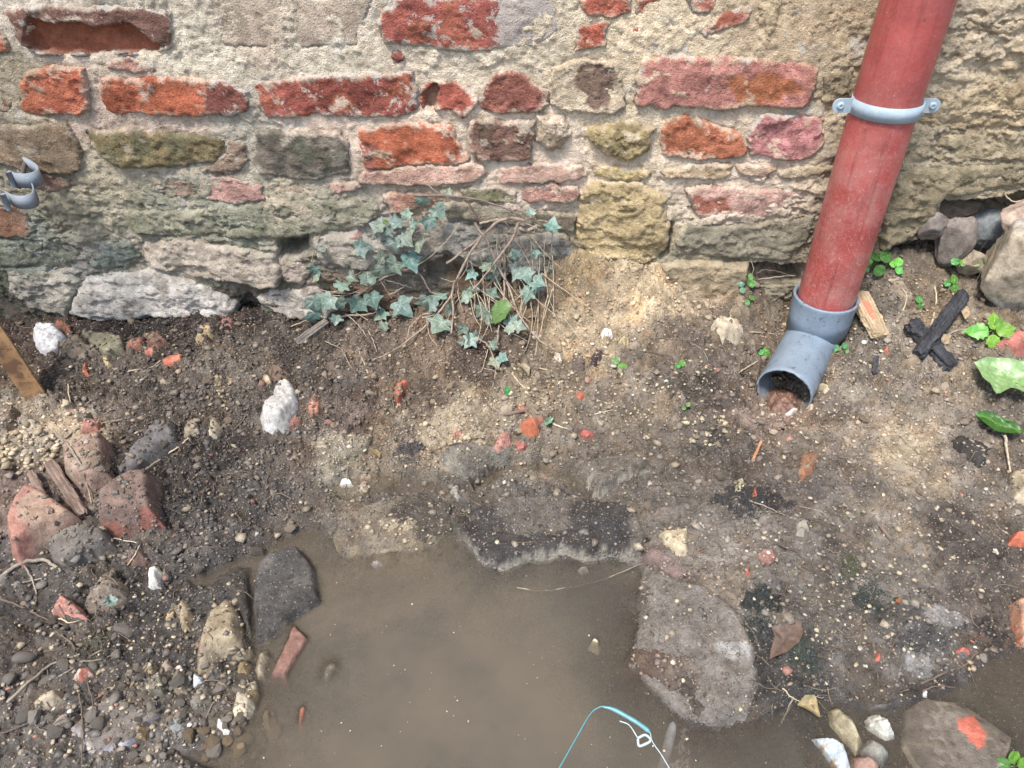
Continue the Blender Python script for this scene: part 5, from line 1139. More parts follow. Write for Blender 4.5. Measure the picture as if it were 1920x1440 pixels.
# tube() follows the path tangent, so build the lipped ring by hand
a = np.linspace(0, 2 * math.pi, 64, endpoint=False)
V = np.concatenate([np.stack([PX + r * np.cos(a), PY + r * np.sin(a), np.full(64, q)], -1) for q, r in zip(zs, rs)])
F = np.array([(i * 64 + j, i * 64 + (j + 1) % 64, (i + 1) * 64 + (j + 1) % 64, (i + 1) * 64 + j) for i in range(len(zs) - 1) for j in range(64)])
mesh_obj('socket', V, F, M_grey, dp)
ep = spline([(PX, PY, .100), (PX, PY, .086), (PX - .006, PY - .010, .070), (.540, 1.098, .060), (.508, 1.048, .055), (.469, .988, .050)], 40)
er = .0475
Vo, Fo = tube(ep, er, 56); Vi, Fi = tube(ep, er - .0028, 56)
n0 = len(Vo); last = (len(ep) - 1) * 56
rim = np.array([(last + j, last + (j + 1) % 56, n0 + last + (j + 1) % 56, n0 + last + j) for j in range(56)])
V = np.concatenate([Vo, Vi]); F = np.concatenate([Fo, Fi[:, ::-1] + n0, rim])
# the lower lip is broken away in teeth
ang = np.arctan2(V[:, 2] - ep[-1][2], V[:, 0] - ep[-1][0]); idx = np.tile(np.repeat(np.arange(len(ep)), 56), 2)
endd = ep[-1] - ep[-2]; endd /= np.linalg.norm(endd); fall = np.clip((idx - (len(ep) - 9)) / 8, 0, 1)
bite = .020 * np.clip(vn(ang * 3.1, ang * 0 + 2, 9) + .15, 0, 1) * sstep(-.2, -1.2, ang) * sstep(-3.1, -2.4, ang) + .0015 * vn(ang * 14, ang * 0, 5)
V = V - (bite * fall)[:, None] * endd
mesh_obj('elbow', V, F, M_grey, dp)
# bracket: half ring on the front, two ears screwed to the wall
def strip(curve, h, th, sides_normal=None):
    """upright band following a plan curve; curve (n,3) gives its upper rim"""
    C = np.asarray(curve, float); T = np.gradient(C[:, :2], axis=0); T /= np.linalg.norm(T, axis=1)[:, None]; N = np.stack([-T[:, 1], T[:, 0]], -1)
    rows = []
    for off, dz in ((0, 0), (th, 0), (th, -h), (0, -h)):
        q = C.copy(); q[:, :2] += N * off; q[:, 2] += dz; rows.append(q)
    n = len(C); V = np.concatenate(rows)
    F = [(a * n + i, a * n + i + 1, ((a + 1) % 4) * n + i + 1, ((a + 1) % 4) * n + i) for a in range(4) for i in range(n - 1)]
    F += [(0, n, 2 * n, 3 * n), (n - 1, 4 * n - 1, 3 * n - 1, 2 * n - 1)]
    return V, np.array(F)
bk = mesh_obj('bracket', *(lambda vf: vf)(strip([(PX + (PR + .0012) * math.cos(t), PY + (PR + .0012) * math.sin(t) * 1.0, .503) for t in np.linspace(math.radians(2), math.radians(-182), 48)], .021, .0026)), M_galv, dp, smooth=False)
bk.location = (0, 0, 0)
mesh_obj('rear_band', *strip([(PX + (PR + .0012) * math.cos(t), PY + (PR + .0012) * math.sin(t), .503) for t in np.linspace(math.radians(178), math.radians(2), 40)], .021, -.0022), M_galv, dp, smooth=False)
V, F = tube([(PX, PY + PR, .4925), (PX, YW + .02, .4925)], .004, 12); mesh_obj('stud', V, F, M_galv, dp)
for sx_ in (-1, 1):
    import bmesh
    bm = bmesh.new()
    cx = PX + sx_ * .066; yb = PY - .004
    outl = []
    for t in np.linspace(-90, 90, 14): outl.append((cx + sx_ * (.004 + .0105 * math.cos(math.radians(t))), .4925 + .0105 * math.sin(math.radians(t))))
    outl += [(PX + sx_ * (PR + .0008), .503), (PX + sx_ * (PR + .0008), .482)]
    vs = [bm.verts.new((x - PX, yb - PY, z - .03)) for x, z in outl]; f = bm.faces.new(vs)
    r = bmesh.ops.extrude_face_region(bm, geom=[f]); bmesh.ops.translate(bm, verts=[v for v in r['geom'] if isinstance(v, bmesh.types.BMVert)], vec=(0, .003, 0))
    bmesh.ops.recalc_face_normals(bm, faces=bm.faces)
    me = bpy.data.meshes.new('ear'); bm.to_mesh(me); bm.free(); me.materials.append(M_galv)
    ear = bpy.data.objects.new('ear', me); link(ear, bk)
    # screw head with its slot pressed in, shank back into the wall
    a = np.linspace(0, 2 * math.pi, 20, endpoint=False)
    prof = [(.0001, -.0030), (.0014, -.0018), (.0020, -.0034), (.0045, -.0030), (.0058, -.0006), (.0058, 0), (.0026, 0), (.0026, .012)]
    cx2 = cx + sx_ * .003
    V = np.concatenate([np.stack([cx2 + r_ * np.cos(a), np.full(20, yb + q), .4925 + r_ * np.sin(a)], -1) for r_, q in prof])
    F = np.array([(i * 20 + j, i * 20 + (j + 1) % 20, (i + 1) * 20 + (j + 1) % 20, (i + 1) * 20 + j) for i in range(len(prof) - 1) for j in range(20)])
    sc_ = mesh_obj('screw', V - np.array([PX, PY, .03]), F, M_galv, None, center=False); sc_.parent = bk
# soil washed into the mouth of the elbow
def blob(name, label, cat, c, rx, ry, h, col, seed=1, base=-.01):
    st_ = .0016; u = np.arange(-rx, rx, st_); v = np.arange(-ry, ry, st_); x, y = np.meshgrid(u, v)
    r = np.sqrt((x / rx) ** 2 + (y / ry) ** 2); z = h * (1 - r ** 2) + base * sstep(.8, 1, r) + .35 * h * fbm(x + c[0], y + c[1], 70, 4, seed, .6)
    keep = r < 1; F = grid_faces(*x.shape, keep); V = np.stack([x + c[0], y + c[1], z + c[2]], -1).reshape(-1, 3)
    cc = np.ones(x.shape + (3,)) * lin(col) * (1 + .35 * fbm(x, y, 160, 3, seed))[..., None]
    V, F, c3 = compact(V, F, cc.reshape(-1, 3)); o = mesh_obj(name, V, F, M_rock, col=np.clip(c3, .01, .8)); tag(o, label, cat); return o
blob('washed_soil', 'reddish brown soil heaped in the mouth of the grey elbow', 'soil', (.482, .996, .008), .036, .050, .026, (124, 88, 70), 5)
blob('soil_clod', 'dark clod of earth pressed against the right side of the grey elbow', 'soil', (.575, 1.05, .055), .028, .045, .022, (104, 90, 74), 9)

# ------------------------------------------------------------------ open clamp at the left edge
cl = empty('pipe_clamp', (-.79, 1.14, .36)); tag(cl, 'open hinged steel pipe clamp sticking out of the wall at the left edge', 'pipe clamp')
M_zinc = dusty('dull_zinc', L3(128, 136, 144), (-1, 2), 120, dcol=L3(96, 86, 78), rough=.5)
for (pts, z0, h) in (([(-70,292),(-20,289),(12,288),(40,294),(60,304),(69,313),(66,320),(50,325),(30,324),(18,319)], .388, .024), ([(20,326),(38,325),(52,334),(60,350),(58,362),(40,367),(22,364),(10,357)], .372, .022)):
    P = spline([(*atz(a_, b_, z0), z0) for a_, b_ in pts], 40)
    V, F = strip(P, h, .0022); mesh_obj('band', V, F, M_zinc, cl)
for (px, py, z0) in ((15, 322, .389), (4, 364, .374)):
    x, y = atz(px, py, z0); V, F = tube([(x, y, z0), (x, y, z0 - .026)], .0042, 16)
    V = np.vstack([V, [[x, y, z0 + .0002]]]); F2 = [tuple(f) for f in F] + [(len(V) - 1, j, (j + 1) % 16) for j in range(16)]
    mesh_obj('hinge', V, F2, M_zinc, cl)
x, y = atz(52, 300, .38); V, F = tube([(x - .004, y + .01, .385), (x + .002, y - .03, .368), (x - .002, y - .048, .352)], .004, 8); mesh_obj('bolt', V, F, simple('rusty_bolt', L3(84, 70, 62), .8), cl)

# ------------------------------------------------------------------ rusty stake
M_rust = simple('rusty_steel', L3(148, 108, 66), .75, .35, 60, .0012, .3, 0, L3(96, 66, 44), 30, .48, .62)
B = hit(66, 744, 0, ZG); T = None
d1 = np.array(ray(-75, 535)); t1 = (B[1] + .015) / d1[1]; T = np.array([d1[0] * t1, d1[1] * t1, CAM_H + d1[2] * t1])
ax_ = (T - B) / np.linalg.norm(T - B); B0 = B - ax_ * .03; T0 = T + ax_ * .35
view = np.array([0, -.8, .6]); sd_ = np.cross(ax_, view); sd_ /= np.linalg.norm(sd_); nn = np.cross(sd_, ax_)
vs = []; prof = [(-.018, 0), (.018, 0), (.018, -.004), (-.014, -.004), (-.014, -.026), (-.018, -.026)]
for q in np.linspace(0, 1, 14):
    for u_, v_ in prof: vs.append(B0 + (T0 - B0) * q + sd_ * u_ + nn * v_)
m = len(prof); fs = [(i * m + j, i * m + (j + 1) % m, (i + 1) * m + (j + 1) % m, (i + 1) * m + j) for i in range(13) for j in range(m)] + [tuple(range(m)), tuple(range(13 * m, 14 * m))]
tag(mesh_obj('steel_stake', vs, fs, M_rust, smooth=False), 'rusty ochre angle iron stake driven into the soil at the left edge', 'stake')

# ------------------------------------------------------------------ wood
def wood_mat(name, rgb, rgb2, rough=.85, sc=1.0):
    k = NT(name); tc = k.n('ShaderNodeTexCoord').outputs['Object']
    mp = k.n('ShaderNodeMapping'); mp.inputs['Scale'].default_value = (14 * sc, 180 * sc, 180 * sc); k.L(tc, mp.inputs['Vector'])
    n = k.noise(1, 5, .65, mp.outputs[0]); n2 = k.noise(240, 3, .6)
    c = k.mix(k.map(n, .35, .65), rgb, rgb2); c = k.mix(k.map(n2, .5, .7, 0, .4), c, tuple(q * .5 for q in rgb)); k.col(c); k.b.inputs['Roughness'].default_value = rough
    k.L(k.bump(n, .0025, .9), k.b.inputs['Normal']); return k.m
M_grey_wood = wood_mat('weathered_wood', L3(72, 66, 60), L3(134, 122, 108)); M_char = wood_mat('charred_wood', (.012, .012, .014), (.05, .05, .055), .7); M_tan_wood = wood_mat('pale_wood', L3(150, 126, 92), L3(196, 170, 128)); M_brown_wood = wood_mat('brown_wood', L3(96, 78, 66), L3(148, 122, 104))
def scraped(m, x0, x1, col):
    nt_ = m.node_tree; b_ = nt_.nodes['Principled BSDF']; src = b_.inputs['Base Color'].links[0].from_socket
    tc = nt_.nodes.new('ShaderNodeTexCoord'); nz = nt_.nodes.new('ShaderNodeTexNoise'); nz.inputs['Scale'].default_value = 110; nz.inputs['Detail'].default_value = 6
    sp = nt_.nodes.new('ShaderNodeSeparateXYZ'); nt_.links.new(tc.outputs['Object'], sp.inputs[0]); nt_.links.new(tc.outputs['Object'], nz.inputs['Vector'])
    ad = nt_.nodes.new('ShaderNodeMath'); ad.operation = 'MULTIPLY_ADD'; nt_.links.new(nz.outputs['Fac'], ad.inputs[0]); ad.inputs[1].default_value = .06; nt_.links.new(sp.outputs[0], ad.inputs[2])
    cmp_ = nt_.nodes.new('ShaderNodeMath'); cmp_.operation = 'COMPARE'; nt_.links.new(ad.outputs[0], cmp_.inputs[0]); cmp_.inputs[1].default_value = (x0 + x1) / 2 + .03; cmp_.inputs[2].default_value = (x1 - x0) / 2
    c2 = nt_.nodes.new('ShaderNodeMath'); c2.operation = 'COMPARE'; nt_.links.new(sp.outputs[1], c2.inputs[0]); c2.inputs[1].default_value = .001; c2.inputs[2].default_value = .006
    mu = nt_.nodes.new('ShaderNodeMath'); mu.operation = 'MULTIPLY'; nt_.links.new(cmp_.outputs[0], mu.inputs[0]); nt_.links.new(c2.outputs[0], mu.inputs[1])
    mx_ = nt_.nodes.new('ShaderNodeMix'); mx_.data_type = 'RGBA'; nt_.links.new(mu.outputs[0], mx_.inputs[0]); nt_.links.new(src, mx_.inputs[6]); mx_.inputs[7].default_value = (*col, 1); nt_.links.new(mx_.outputs[2], b_.inputs['Base Color'])
scraped(M_tan_wood, .025, .065, L3(196, 112, 78))
def billet(name, a, b, wpx, tpx, mat, label=None, cat=None, parent=None, lift=(.004, .004), taper=.85, seed=1, n=36, flat=.6):
    """a rough split of wood lying from pixel a to pixel b; local X runs along it"""
    A = hit(*a, lift[0], HM); Bq = hit(*b, lift[1], HM); L = np.linalg.norm(Bq - A); dx = (Bq - A) / L
    side = np.cross(dx, np.array([0, -.35, .94])); side /= np.linalg.norm(side); up = np.cross(side, dx); up = up if up[2] > 0 else -up
    dist = np.linalg.norm((A + Bq) / 2 - np.array([0, 0, CAM_H])); hw = wpx * .5 * dist / FPX; ht = tpx * .5 * dist / FPX
    r = random.Random(seed); m = 16; V = []; rg = .26 if mat is M_char else .14
    for i in range(n):
        t = i / (n - 1); s = (1 - (1 - taper) * t) * (1 if 0 < i < n - 1 else .72)
        for j in range(m):
            an = 2 * math.pi * j / m; cu, cv = math.cos(an), math.sin(an)
            q = (abs(cu) ** 4 + abs(cv) ** 4) ** .25 if flat > .5 else 1
            k_ = 1 + rg * float(vn(t * 6 + seed, j * .9, seed)) + .5 * rg * float(vn(t * 17 + seed, j * 1.9, seed + 4)) + .3 * rg * r.uniform(-1, 1)
            V.append((t * L + (r.uniform(-.003, .003) if i in (0, n - 1) else 0), hw * s * cu / q * k_, ht * s * cv / q * k_))
    F = [(i * m + j, i * m + (j + 1) % m, (i + 1) * m + (j + 1) % m, (i + 1) * m + j) for i in range(n - 1) for j in range(m)] + [tuple(range(m))[::-1], tuple(range((n - 1) * m, n * m))]
    me = bpy.data.meshes.new(name); me.from_pydata(V, [], F); me.materials.append(mat)
    o = bpy.data.objects.new(name, me)
    from mathutils import Matrix
    M = Matrix([[dx[0], side[0], up[0], A[0]], [dx[1], side[1], up[1], A[1]], [dx[2], side[2], up[2], A[2]], [0, 0, 0, 1]])
    link(o); 
    if parent is not None: o.parent = parent; M = Matrix.Translation([-q for q in parent.location]) @ M
    o.matrix_basis = M
    if cat: tag(o, label, cat)
    return o
billet('wood_chunk', (558, 644), (614, 603), 17, 14, M_grey_wood, 'weathered grey splinter of wood under the ivy at left', 'wood', seed=3)
billet('wood_offcut', (1608, 552), (1652, 632), 34, 20, M_tan_wood, 'pale wood offcut with an orange scrape leaning by the grey socket', 'wood', seed=5, lift=(.02, .008))
rock('orange_scrape', None, None, [(0,0),(1,0),(0,1)], .01, (0,0,0)) if False else None
cw = empty('charred_wood', tuple(hit(1752, 620, 0, HM))); tag(cw, 'black charred crossing pieces of wood right of the pipe', 'wood')
billet('branch', (1808, 552), (1722, 664), 22, 18, M_char, parent=cw, lift=(.022, .012), seed=8)
billet('branch', (1708, 604), (1786, 690), 28, 20, M_char, parent=cw, lift=(.012, .004), seed=9)
billet('wood_stick', (94, 868), (156, 966), 20, 18, M_brown_wood, 'thick brown stick across the dusty rubble heap', 'stick', lift=(.012, .010), seed=12, flat=.3)
billet('wood_stick', (58, 886), (94, 962), 14, 12, M_brown_wood, 'thinner pale stick left of the thick brown one', 'stick', lift=(.010, .010), seed=13, flat=.3)
billet('wood_stick', (1650, 985), (1668, 1010), 5, 4, M_brown_wood, 'tiny brown splinter on the silt', 'stick', seed=14)
billet('wood_splinter', (1412, 862), (1428, 826), 5, 4, simple('orange_splinter', L3(176, 112, 66), .7), 'orange splinter stuck in the black mud below the pipe', 'stick', seed=15, lift=(.002, .012))
billet('wood_splinter', (1640, 700), (1643, 668), 9, 6, M_char, 'black splinter standing right of the pipe outlet', 'stick', seed=16)
billet('wood_stick', (945, 778), (1032, 758), 6, 6, M_brown_wood, 'dark twig lying above the brightest orange brick chunk', 'twig', seed=17, flat=.2)
billet('wood_stick', (1560, 1140), (1452, 950), 5, 4, M_brown_wood, 'long thin stick half pressed into the silt', 'twig', seed=19, flat=.2) if False else None

# ------------------------------------------------------------------ leaves
CR = np.array([1., 0, 0]); CU = np.array([0, CA, SA]); CN = np.array([0, -SA, CA])
def leaf_mat(name, rough=.45, trans=.25):
    k = NT(name); c = k.attr('Col', out='Color'); n = k.noise(160, 4, .6)
    if 'ivy' in name:
        net = k.map(k.voro(330, 'DISTANCE_TO_EDGE'), .10, .02); c = k.mix(k.math('MULTIPLY', net, .45), c, k.mix(.6, c, (.50, .55, .52)))
        c = k.mix(k.map(k.noise(45, 4, .6), .45, .65, 0, .5), c, (.30, .33, .30))
    c = k.mix(k.map(n, .3, .7), k.mix(1, c, (.75, .78, .75), 'MULTIPLY'), k.mix(1, c, (1.2, 1.2, 1.2), 'MULTIPLY'))
    k.col(c); k.b.inputs['Roughness'].default_value = rough
    tr = k.n('ShaderNodeBsdfTranslucent'); k.L(c, tr.inputs[0]); ms = k.n('ShaderNodeMixShader'); ms.inputs[0].default_value = trans
    k.L(k.b.outputs[0], ms.inputs[1]); k.L(tr.outputs[0], ms.inputs[2]); k.L(ms.outputs[0], k.out.inputs[0])
    k.L(k.bump(n, .0006, .6), k.b.inputs['Normal']); return k.m
M_leaf = leaf_mat('dusty_ivy_leaf', .55, .12); M_bright = leaf_mat('fresh_leaf', .4, .3); M_dead = leaf_mat('dead_leaf', .7, .1)
IVY = [(0, 0), (.14, -.12), (.34, -.15), (.50, -.02), (.47, .12), (.47, .22), (.62, .28), (.76, .42), (.58, .49), (.39, .55), (.27, .70), (.14, .90), (0, 1.08)]
IVYL = [(0, 0), (.32, -.16), (.74, .44), (0, 1.08)]
def ivy_leaf(base, size, ang, seed, parent, col=(98, 122, 98), vein=(160, 174, 156), mat=None, outline=None, fold=.22, name='leaf', spread_=.75):
    r = random.Random(seed)
    o2 = [(x * r.uniform(.9, 1.1), y * r.uniform(.95, 1.05)) for x, y in (outline or IVY)]
    out = [p for p in o2] + [(-x * r.uniform(.88, 1.08), y) for x, y in o2[-2:0:-1]]
    # densify
    pts = []
    for i in range(len(out)):
        a_ = np.array(out[i]); b_ = np.array(out[(i + 1) % len(out)])
        for t in (0, .5): pts.append(a_ * (1 - t) + b_ * t)
    pts = np.array(pts); c0 = np.array([0, .18]); n = len(pts)
    tips = [(0, 1.08), (.74, .44), (-.74, .44), (.40, -.12), (-.40, -.12)] if outline is None else [(0, 1.0)]
    V = [c0]; cv = [1.0]
    for t in (.2, .4, .6, .8, 1.0):
        for p in pts: V.append(c0 + (p - c0) * t)
    V = np.array(V)
    vv = np.zeros(len(V))
    for tp in tips:
        tp = np.array(tp); a_ = V - c0; b_ = tp - c0; u_ = np.clip(a_.dot(b_) / b_.dot(b_), 0, 1); d_ = np.linalg.norm(a_ - u_[:, None] * b_, axis=1); vv = np.maximum(vv, np.exp(-(d_ / .035) ** 2) * (1 - .5 * u_))
    bend = r.uniform(-.6, .15); tw = r.uniform(-.25, .25); fo = fold * r.uniform(.3, 1.4)
    z = fo * np.abs(V[:, 0]) * .8 + bend * (V[:, 1] ** 2) + tw * V[:, 0] * V[:, 1] + .03 * np.sin(V[:, 0] * 9 + seed) * np.cos(V[:, 1] * 8) - .03 * vv
    th = math.radians(ang); d = CR * math.cos(th) + CU * math.sin(th); s = CR * math.sin(th) - CU * math.cos(th)
    # turn the blade out of the picture plane
    a1, a2 = r.uniform(-spread_, spread_), r.uniform(-spread_, spread_)
    nrm = CN + d * a1 + s * a2; nrm /= np.linalg.norm(nrm); d = d - nrm * d.dot(nrm); d /= np.linalg.norm(d); s = np.cross(d, nrm)
    Q = base + size * (V[:, 1:2] * d + V[:, 0:1] * s + z[:, None] * nrm)
    F = [(0, 1 + j, 1 + (j + 1) % n) for j in range(n)]
    F += [(1 + k_ * n + j, 1 + (k_ + 1) * n + j, 1 + (k_ + 1) * n + (j + 1) % n, 1 + k_ * n + (j + 1) % n) for k_ in range(4) for j in range(n)]
    tone = r.uniform(.6, 1.2); hue = r.uniform(-16, 16)
    cA = lin(np.clip(np.array(col) + np.array([hue, 0, -hue * .6]), 0, 255)) * tone; cB = lin(vein)
    cc = cA[None] * (1 - .38 * vv[:, None]) + cB[None] * .38 * vv[:, None]
    return mesh_obj(name, Q, F, mat or M_leaf, parent, col=np.clip(cc, 0, .8))
ivy = empty('ivy_plant', tuple(hit(880, 640, 0, ZG))); tag(ivy, 'dusty blue green ivy with trailing stems growing at the foot of the wall', 'ivy')
LEAVES = [(790,370,20,-80),(816,388,24,-60),(806,408,22,-110),(836,366,13,60),(808,400,14,-30),(996,402,15,100),(1034,432,20,70),(1004,470,12,-80),(745,425,22,80),(762,408,16,90),(718,428,22,160),(728,425,20,-130),
 (738,448,24,-100),(752,440,26,-50),(784,452,26,-70),(668,466,24,20),(765,478,30,-60),(744,490,28,-140),(716,500,26,-100),(720,484,18,170),(592,500,18,-110),(598,520,16,150),(622,556,26,-120),(634,540,22,40),(588,588,22,-100),
 (585,560,26,-80),(630,592,16,-90),(690,530,24,90),(676,560,28,-110),(694,552,26,-60),(746,566,30,-40),(722,585,22,-120),(720,606,18,-90),(802,556,28,-100),(826,560,22,100),(818,575,20,150),(838,580,24,-20),(832,600,34,-110),
 (872,612,18,-130),(884,628,24,-60),(888,632,22,-140),(880,560,22,150),(892,545,18,120),(906,575,20,-130),(918,555,18,60),(952,598,22,-40),(966,610,18,-10),(962,616,16,180),(928,506,26,-70),(932,500,18,110),
 (905,498,20,-30),(978,500,26,-120),(984,508,22,-60),(970,482,16,120),(1000,528,22,-20),(1006,532,20,-110),(994,542,24,-120),(960,480,14,90),(922,652,16,60),(928,672,20,-90),(936,668,16,-30),(890,510,18,-140),(655,515,18,-20),
 (646,570,20,150),(910,600,20,30),(700,575,18,60),(1028,500,14,-70),(870,640,12,180),(770,420,12,0),(600,470,12,90)]
for i, (px, py, sz, an) in enumerate(LEAVES):
    rr_ = random.Random(i); lift = rr_.uniform(.012, .034); b = hit(px, py, lift, HM); d_ = np.linalg.norm(b - np.array([0, 0, CAM_H]))
    ivy_leaf(b, sz * 1.16 * d_ / FPX, an + rr_.uniform(-12, 12), i + 3, ivy)
# one broad toothed green leaf and yellowing bits among the ivy
TOOTH = [(0, 0), (.16, .02), (.30, .10), (.34, .22), (.46, .30), (.44, .44), (.50, .56), (.40, .64), (.36, .80), (.22, .86), (.12, .98), (0, 1.1)]
b = hit(958, 575, .035, HM); o = ivy_leaf(b, .046, 190, 501, ivy, (92, 140, 84), (150, 180, 130), M_bright, TOOTH); o['label'] = 'greener toothed leaf'
b = hit(722, 418, .03, HM); ivy_leaf(b, .010, 60, 502, ivy, (130, 168, 50), (160, 190, 80), M_bright, TOOTH)
b = hit(884, 556, .03, HM); ivy_leaf(b, .010, 10, 503, ivy, (110, 180, 70), (160, 190, 80), M_bright, TOOTH)
M_stem = simple('ivy_stem', L3(150, 130, 112), .75, .3, 200, .0008, .3, 0, L3(96, 78, 64), 60, .5, .65)
M_thin = simple('dry_stalk', L3(176, 158, 132), .75, .3, 160, .0005)
def px_tube(name, pts, wpx, mat, parent=None, lift=.004, label=None, cat=None, seed=0, end=.5, A=None, sides=7, group=None, bow=0):
    P = [hit(a_, b_, (lift[i] if isinstance(lift, (list, tuple)) else lift), HM if A is None else A) for i, (a_, b_) in enumerate(pts)]
    Q = spline(P, max(10, 8 * len(P))); r = random.Random(seed)
    j = np.stack([fbm(np.arange(len(Q)) * .35 + seed, np.full(len(Q), i * 3.3), 1, 2, seed + i) for i in range(3)], -1) * .0012; Q = Q + j
    if bow: Q[:, 2] += bow * np.sin(np.linspace(0, math.pi, len(Q)))
    d_ = np.linalg.norm(Q.mean(0) - np.array([0, 0, CAM_H])); rad = wpx * .5 * d_ / FPX
    rr_ = rad * np.linspace(1, end, len(Q)) * (1 + .12 * fbm(np.arange(len(Q)) * .8, np.zeros(len(Q)), 1, 2, seed + 9))
    V, F = tube(Q, rr_, sides); o = mesh_obj(name, V, F, mat, parent)
    if cat: tag(o, label, cat, group)
    return o
STEMS = [([(985,414),(955,410),(925,422),(890,462),(862,512),(848,548),(850,582),(846,626)],7,.030),([(890,418),(915,456),(935,500),(955,542),(975,592),(1008,634),(1040,655)],6,.030),([(973,416),(958,452),(930,490),(905,522),(885,545)],6,.038),
 ([(848,550),(820,590),(780,626),(740,656),(698,676)],5,.012),([(946,442),(947,500),(944,560),(936,610),(932,650)],5,.018),([(838,494),(880,462),(906,442)],5,.03),([(620,582),(660,562),(700,532),(730,516),(772,504)],5,.014),
 ([(622,603),(650,592),(690,590),(708,584)],5,.012),([(775,500),(795,526),(806,546),(822,553)],4,.022),([(870,620),(905,640),(920,656),(932,692)],5,.012),([(1000,412),(1030,420),(1036,450),(1030,492)],3,.012),
 ([(880,560),(908,540),(930,520),(945,500)],3,.028),([(600,440),(590,470),(584,500),(590,520)],3,.01),([(705,580),(715,600),(722,610)],2.4,.012),([(820,408),(800,425),(770,440),(750,455)],2.4,.014),
 ([(940,410),(960,430),(975,452),(985,470)],4,.022),([(900,420),(930,412),(965,414),(1000,424)],5,.020),([(1002,450),(985,440),(962,440)],3,.018),([(1030,492),(1024,520),(1020,545)],2.4,.012),([(660,520),(690,500),(705,480)],2.4,.012)]
for i, (p, w_, lf) in enumerate(STEMS): px_tube('stem', p, w_, M_stem, ivy, lf, seed=i + 40)
FINE = [([(1003,432),(1008,500),(1010,560),(1000,622)],.012),([(1012,470),(1010,560),(1006,660)],.012),([(1020,500),(1030,560),(1052,620)],.010),([(990,560),(982,590),(974,610)],.012),([(895,455),(900,480),(905,500)],.02),([(880,480),(872,510),(850,528),(826,520)],.02),
 ([(915,655),(905,690),(895,700)],.006),([(996,452),(1000,520),(996,570)],.016),([(960,440),(985,480),(1005,520)],.02),([(940,470),(965,500),(990,512)],.02),([(705,510),(722,540),(735,560)],.014),([(790,590),(770,612),(762,640)],.008),([(800,600),(806,630),(820,650)],.008),
 ([(640,560),(660,580),(690,600)],.012),([(690,620),(700,640),(706,660)],.006),([(905,690),(930,700),(945,740)],.004),([(930,690),(925,720),(920,730)],.004),([(1090,640),(1060,600),(1040,580)],.006),([(985,430),(1005,470),(1020,500)],.014),([(1024,440),(1020,480),(1024,520)],.01)]
_r = random.Random(5)
for _ in range(34):
    x0, y0 = _r.uniform(860, 1040), _r.uniform(410, 560); a_ = _r.uniform(-2.4, -.6); L_ = _r.uniform(40, 130); b_ = _r.uniform(-.5, .5)
    FINE.append(([(x0 + L_ * t * math.cos(a_ + b_ * t), y0 - L_ * t * math.sin(a_ + b_ * t)) for t in (0, .35, .7, 1)], _r.uniform(.008, .03)))
for _ in range(16):
    x0, y0 = _r.uniform(600, 800), _r.uniform(480, 600); a_ = _r.uniform(-.6, .6); L_ = _r.uniform(30, 100); b_ = _r.uniform(-.5, .5)
    FINE.append(([(x0 + L_ * t * math.cos(a_ + b_ * t), y0 - L_ * t * math.sin(a_ + b_ * t)) for t in (0, .35, .7, 1)], _r.uniform(.006, .02)))
for i, (p, lf) in enumerate(FINE): px_tube('stem', p, 1.8, M_thin, ivy, lf, seed=i + 90, sides=5)
px_tube('dead_twig', [(775,366),(830,367),(900,375),(960,396),(990,414)], 5, simple('dark_twig', L3(118, 100, 88), .8), None, .030, 'bare brown twig reaching across the bricks above the ivy', 'twig', 7, A=HM)
px_tube('dead_twig', [(797,344),(815,357),(832,368)], 3, M_stem, None, .028, 'short twig crossing the top end of the long bare twig', 'twig', 8)
px_tube('root', [(876,376),(890,400),(905,425)], 4, simple('red_root', L3(128, 88, 78), .8), None, .014, 'reddish root hanging behind the long bare twig', 'root', 9)

# seedlings, weeds, fallen leaves
ROUND = [(0, 0), (.20, .02), (.40, .16), (.50, .38), (.46, .62), (.30, .84), (.14, .94), (0, .90)]
def seedling(label, spots, col=(98, 162, 66), stems=None, outline=ROUND, lift=.010, cat='seedling', name='seedling'):
    cx = np.mean([s_[0] for s_ in spots]); cy = np.mean([s_[1] for s_ in spots]); g_ = hit(cx, cy + 4, 0, HM)
    e = empty(name, tuple(g_)); tag(e, label, cat)
    for i, (px, py, sz, an) in enumerate(spots):
        b = hit(px, py, lift, HM); d_ = np.linalg.norm(b - np.array([0, 0, CAM_H]))
        ivy_leaf(b, sz * d_ / FPX, an, int(px + i), e, col, tuple(min(255, q + 40) for q in col), M_bright, outline, .12, spread_=.25)
        V, F = tube(spline([g_ - np.array([0, 0, .002]), (g_ + b) / 2 + np.array([0, 0, .003]), b], 8), .0005, 5); mesh_obj('stem', V, F, M_bright, e, col=lin((150, 176, 110)))
    return e
seedling('two round leaved bright seedling on the sand below the mound', [(1160,682,17,130),(1160,684,20,-40)])
seedling('tiny green seedling right of the two round leaved one', [(1274,684,12,30),(1276,684,11,200)])
seedling('bright trefoil seedling left of the pipe under the wall', [(1407,526,13,100),(1407,526,13,20),(1407,527,13,-60),(1405,527,12,-140),(1404,526,12,170)])
seedling('pale blue green seedling by the overhanging stone', [(1392,538,11,120),(1390,540,11,-60)], (120, 168, 132))
seedling('green seedling in the soil left of the grey socket', [(1408,562,12,60),(1406,566,12,200)], (96, 160, 84))
seedling('seedling at the left foot of the grey elbow', [(1435,660,12,80),(1434,661,12,-20),(1432,660,11,190),(1434,662,10,-90)])
seedling('trailing seedling right of the grey elbow, lower cluster', [(1564,672,12,100),(1564,673,12,10),(1562,673,12,-90),(1560,672,12,180)])
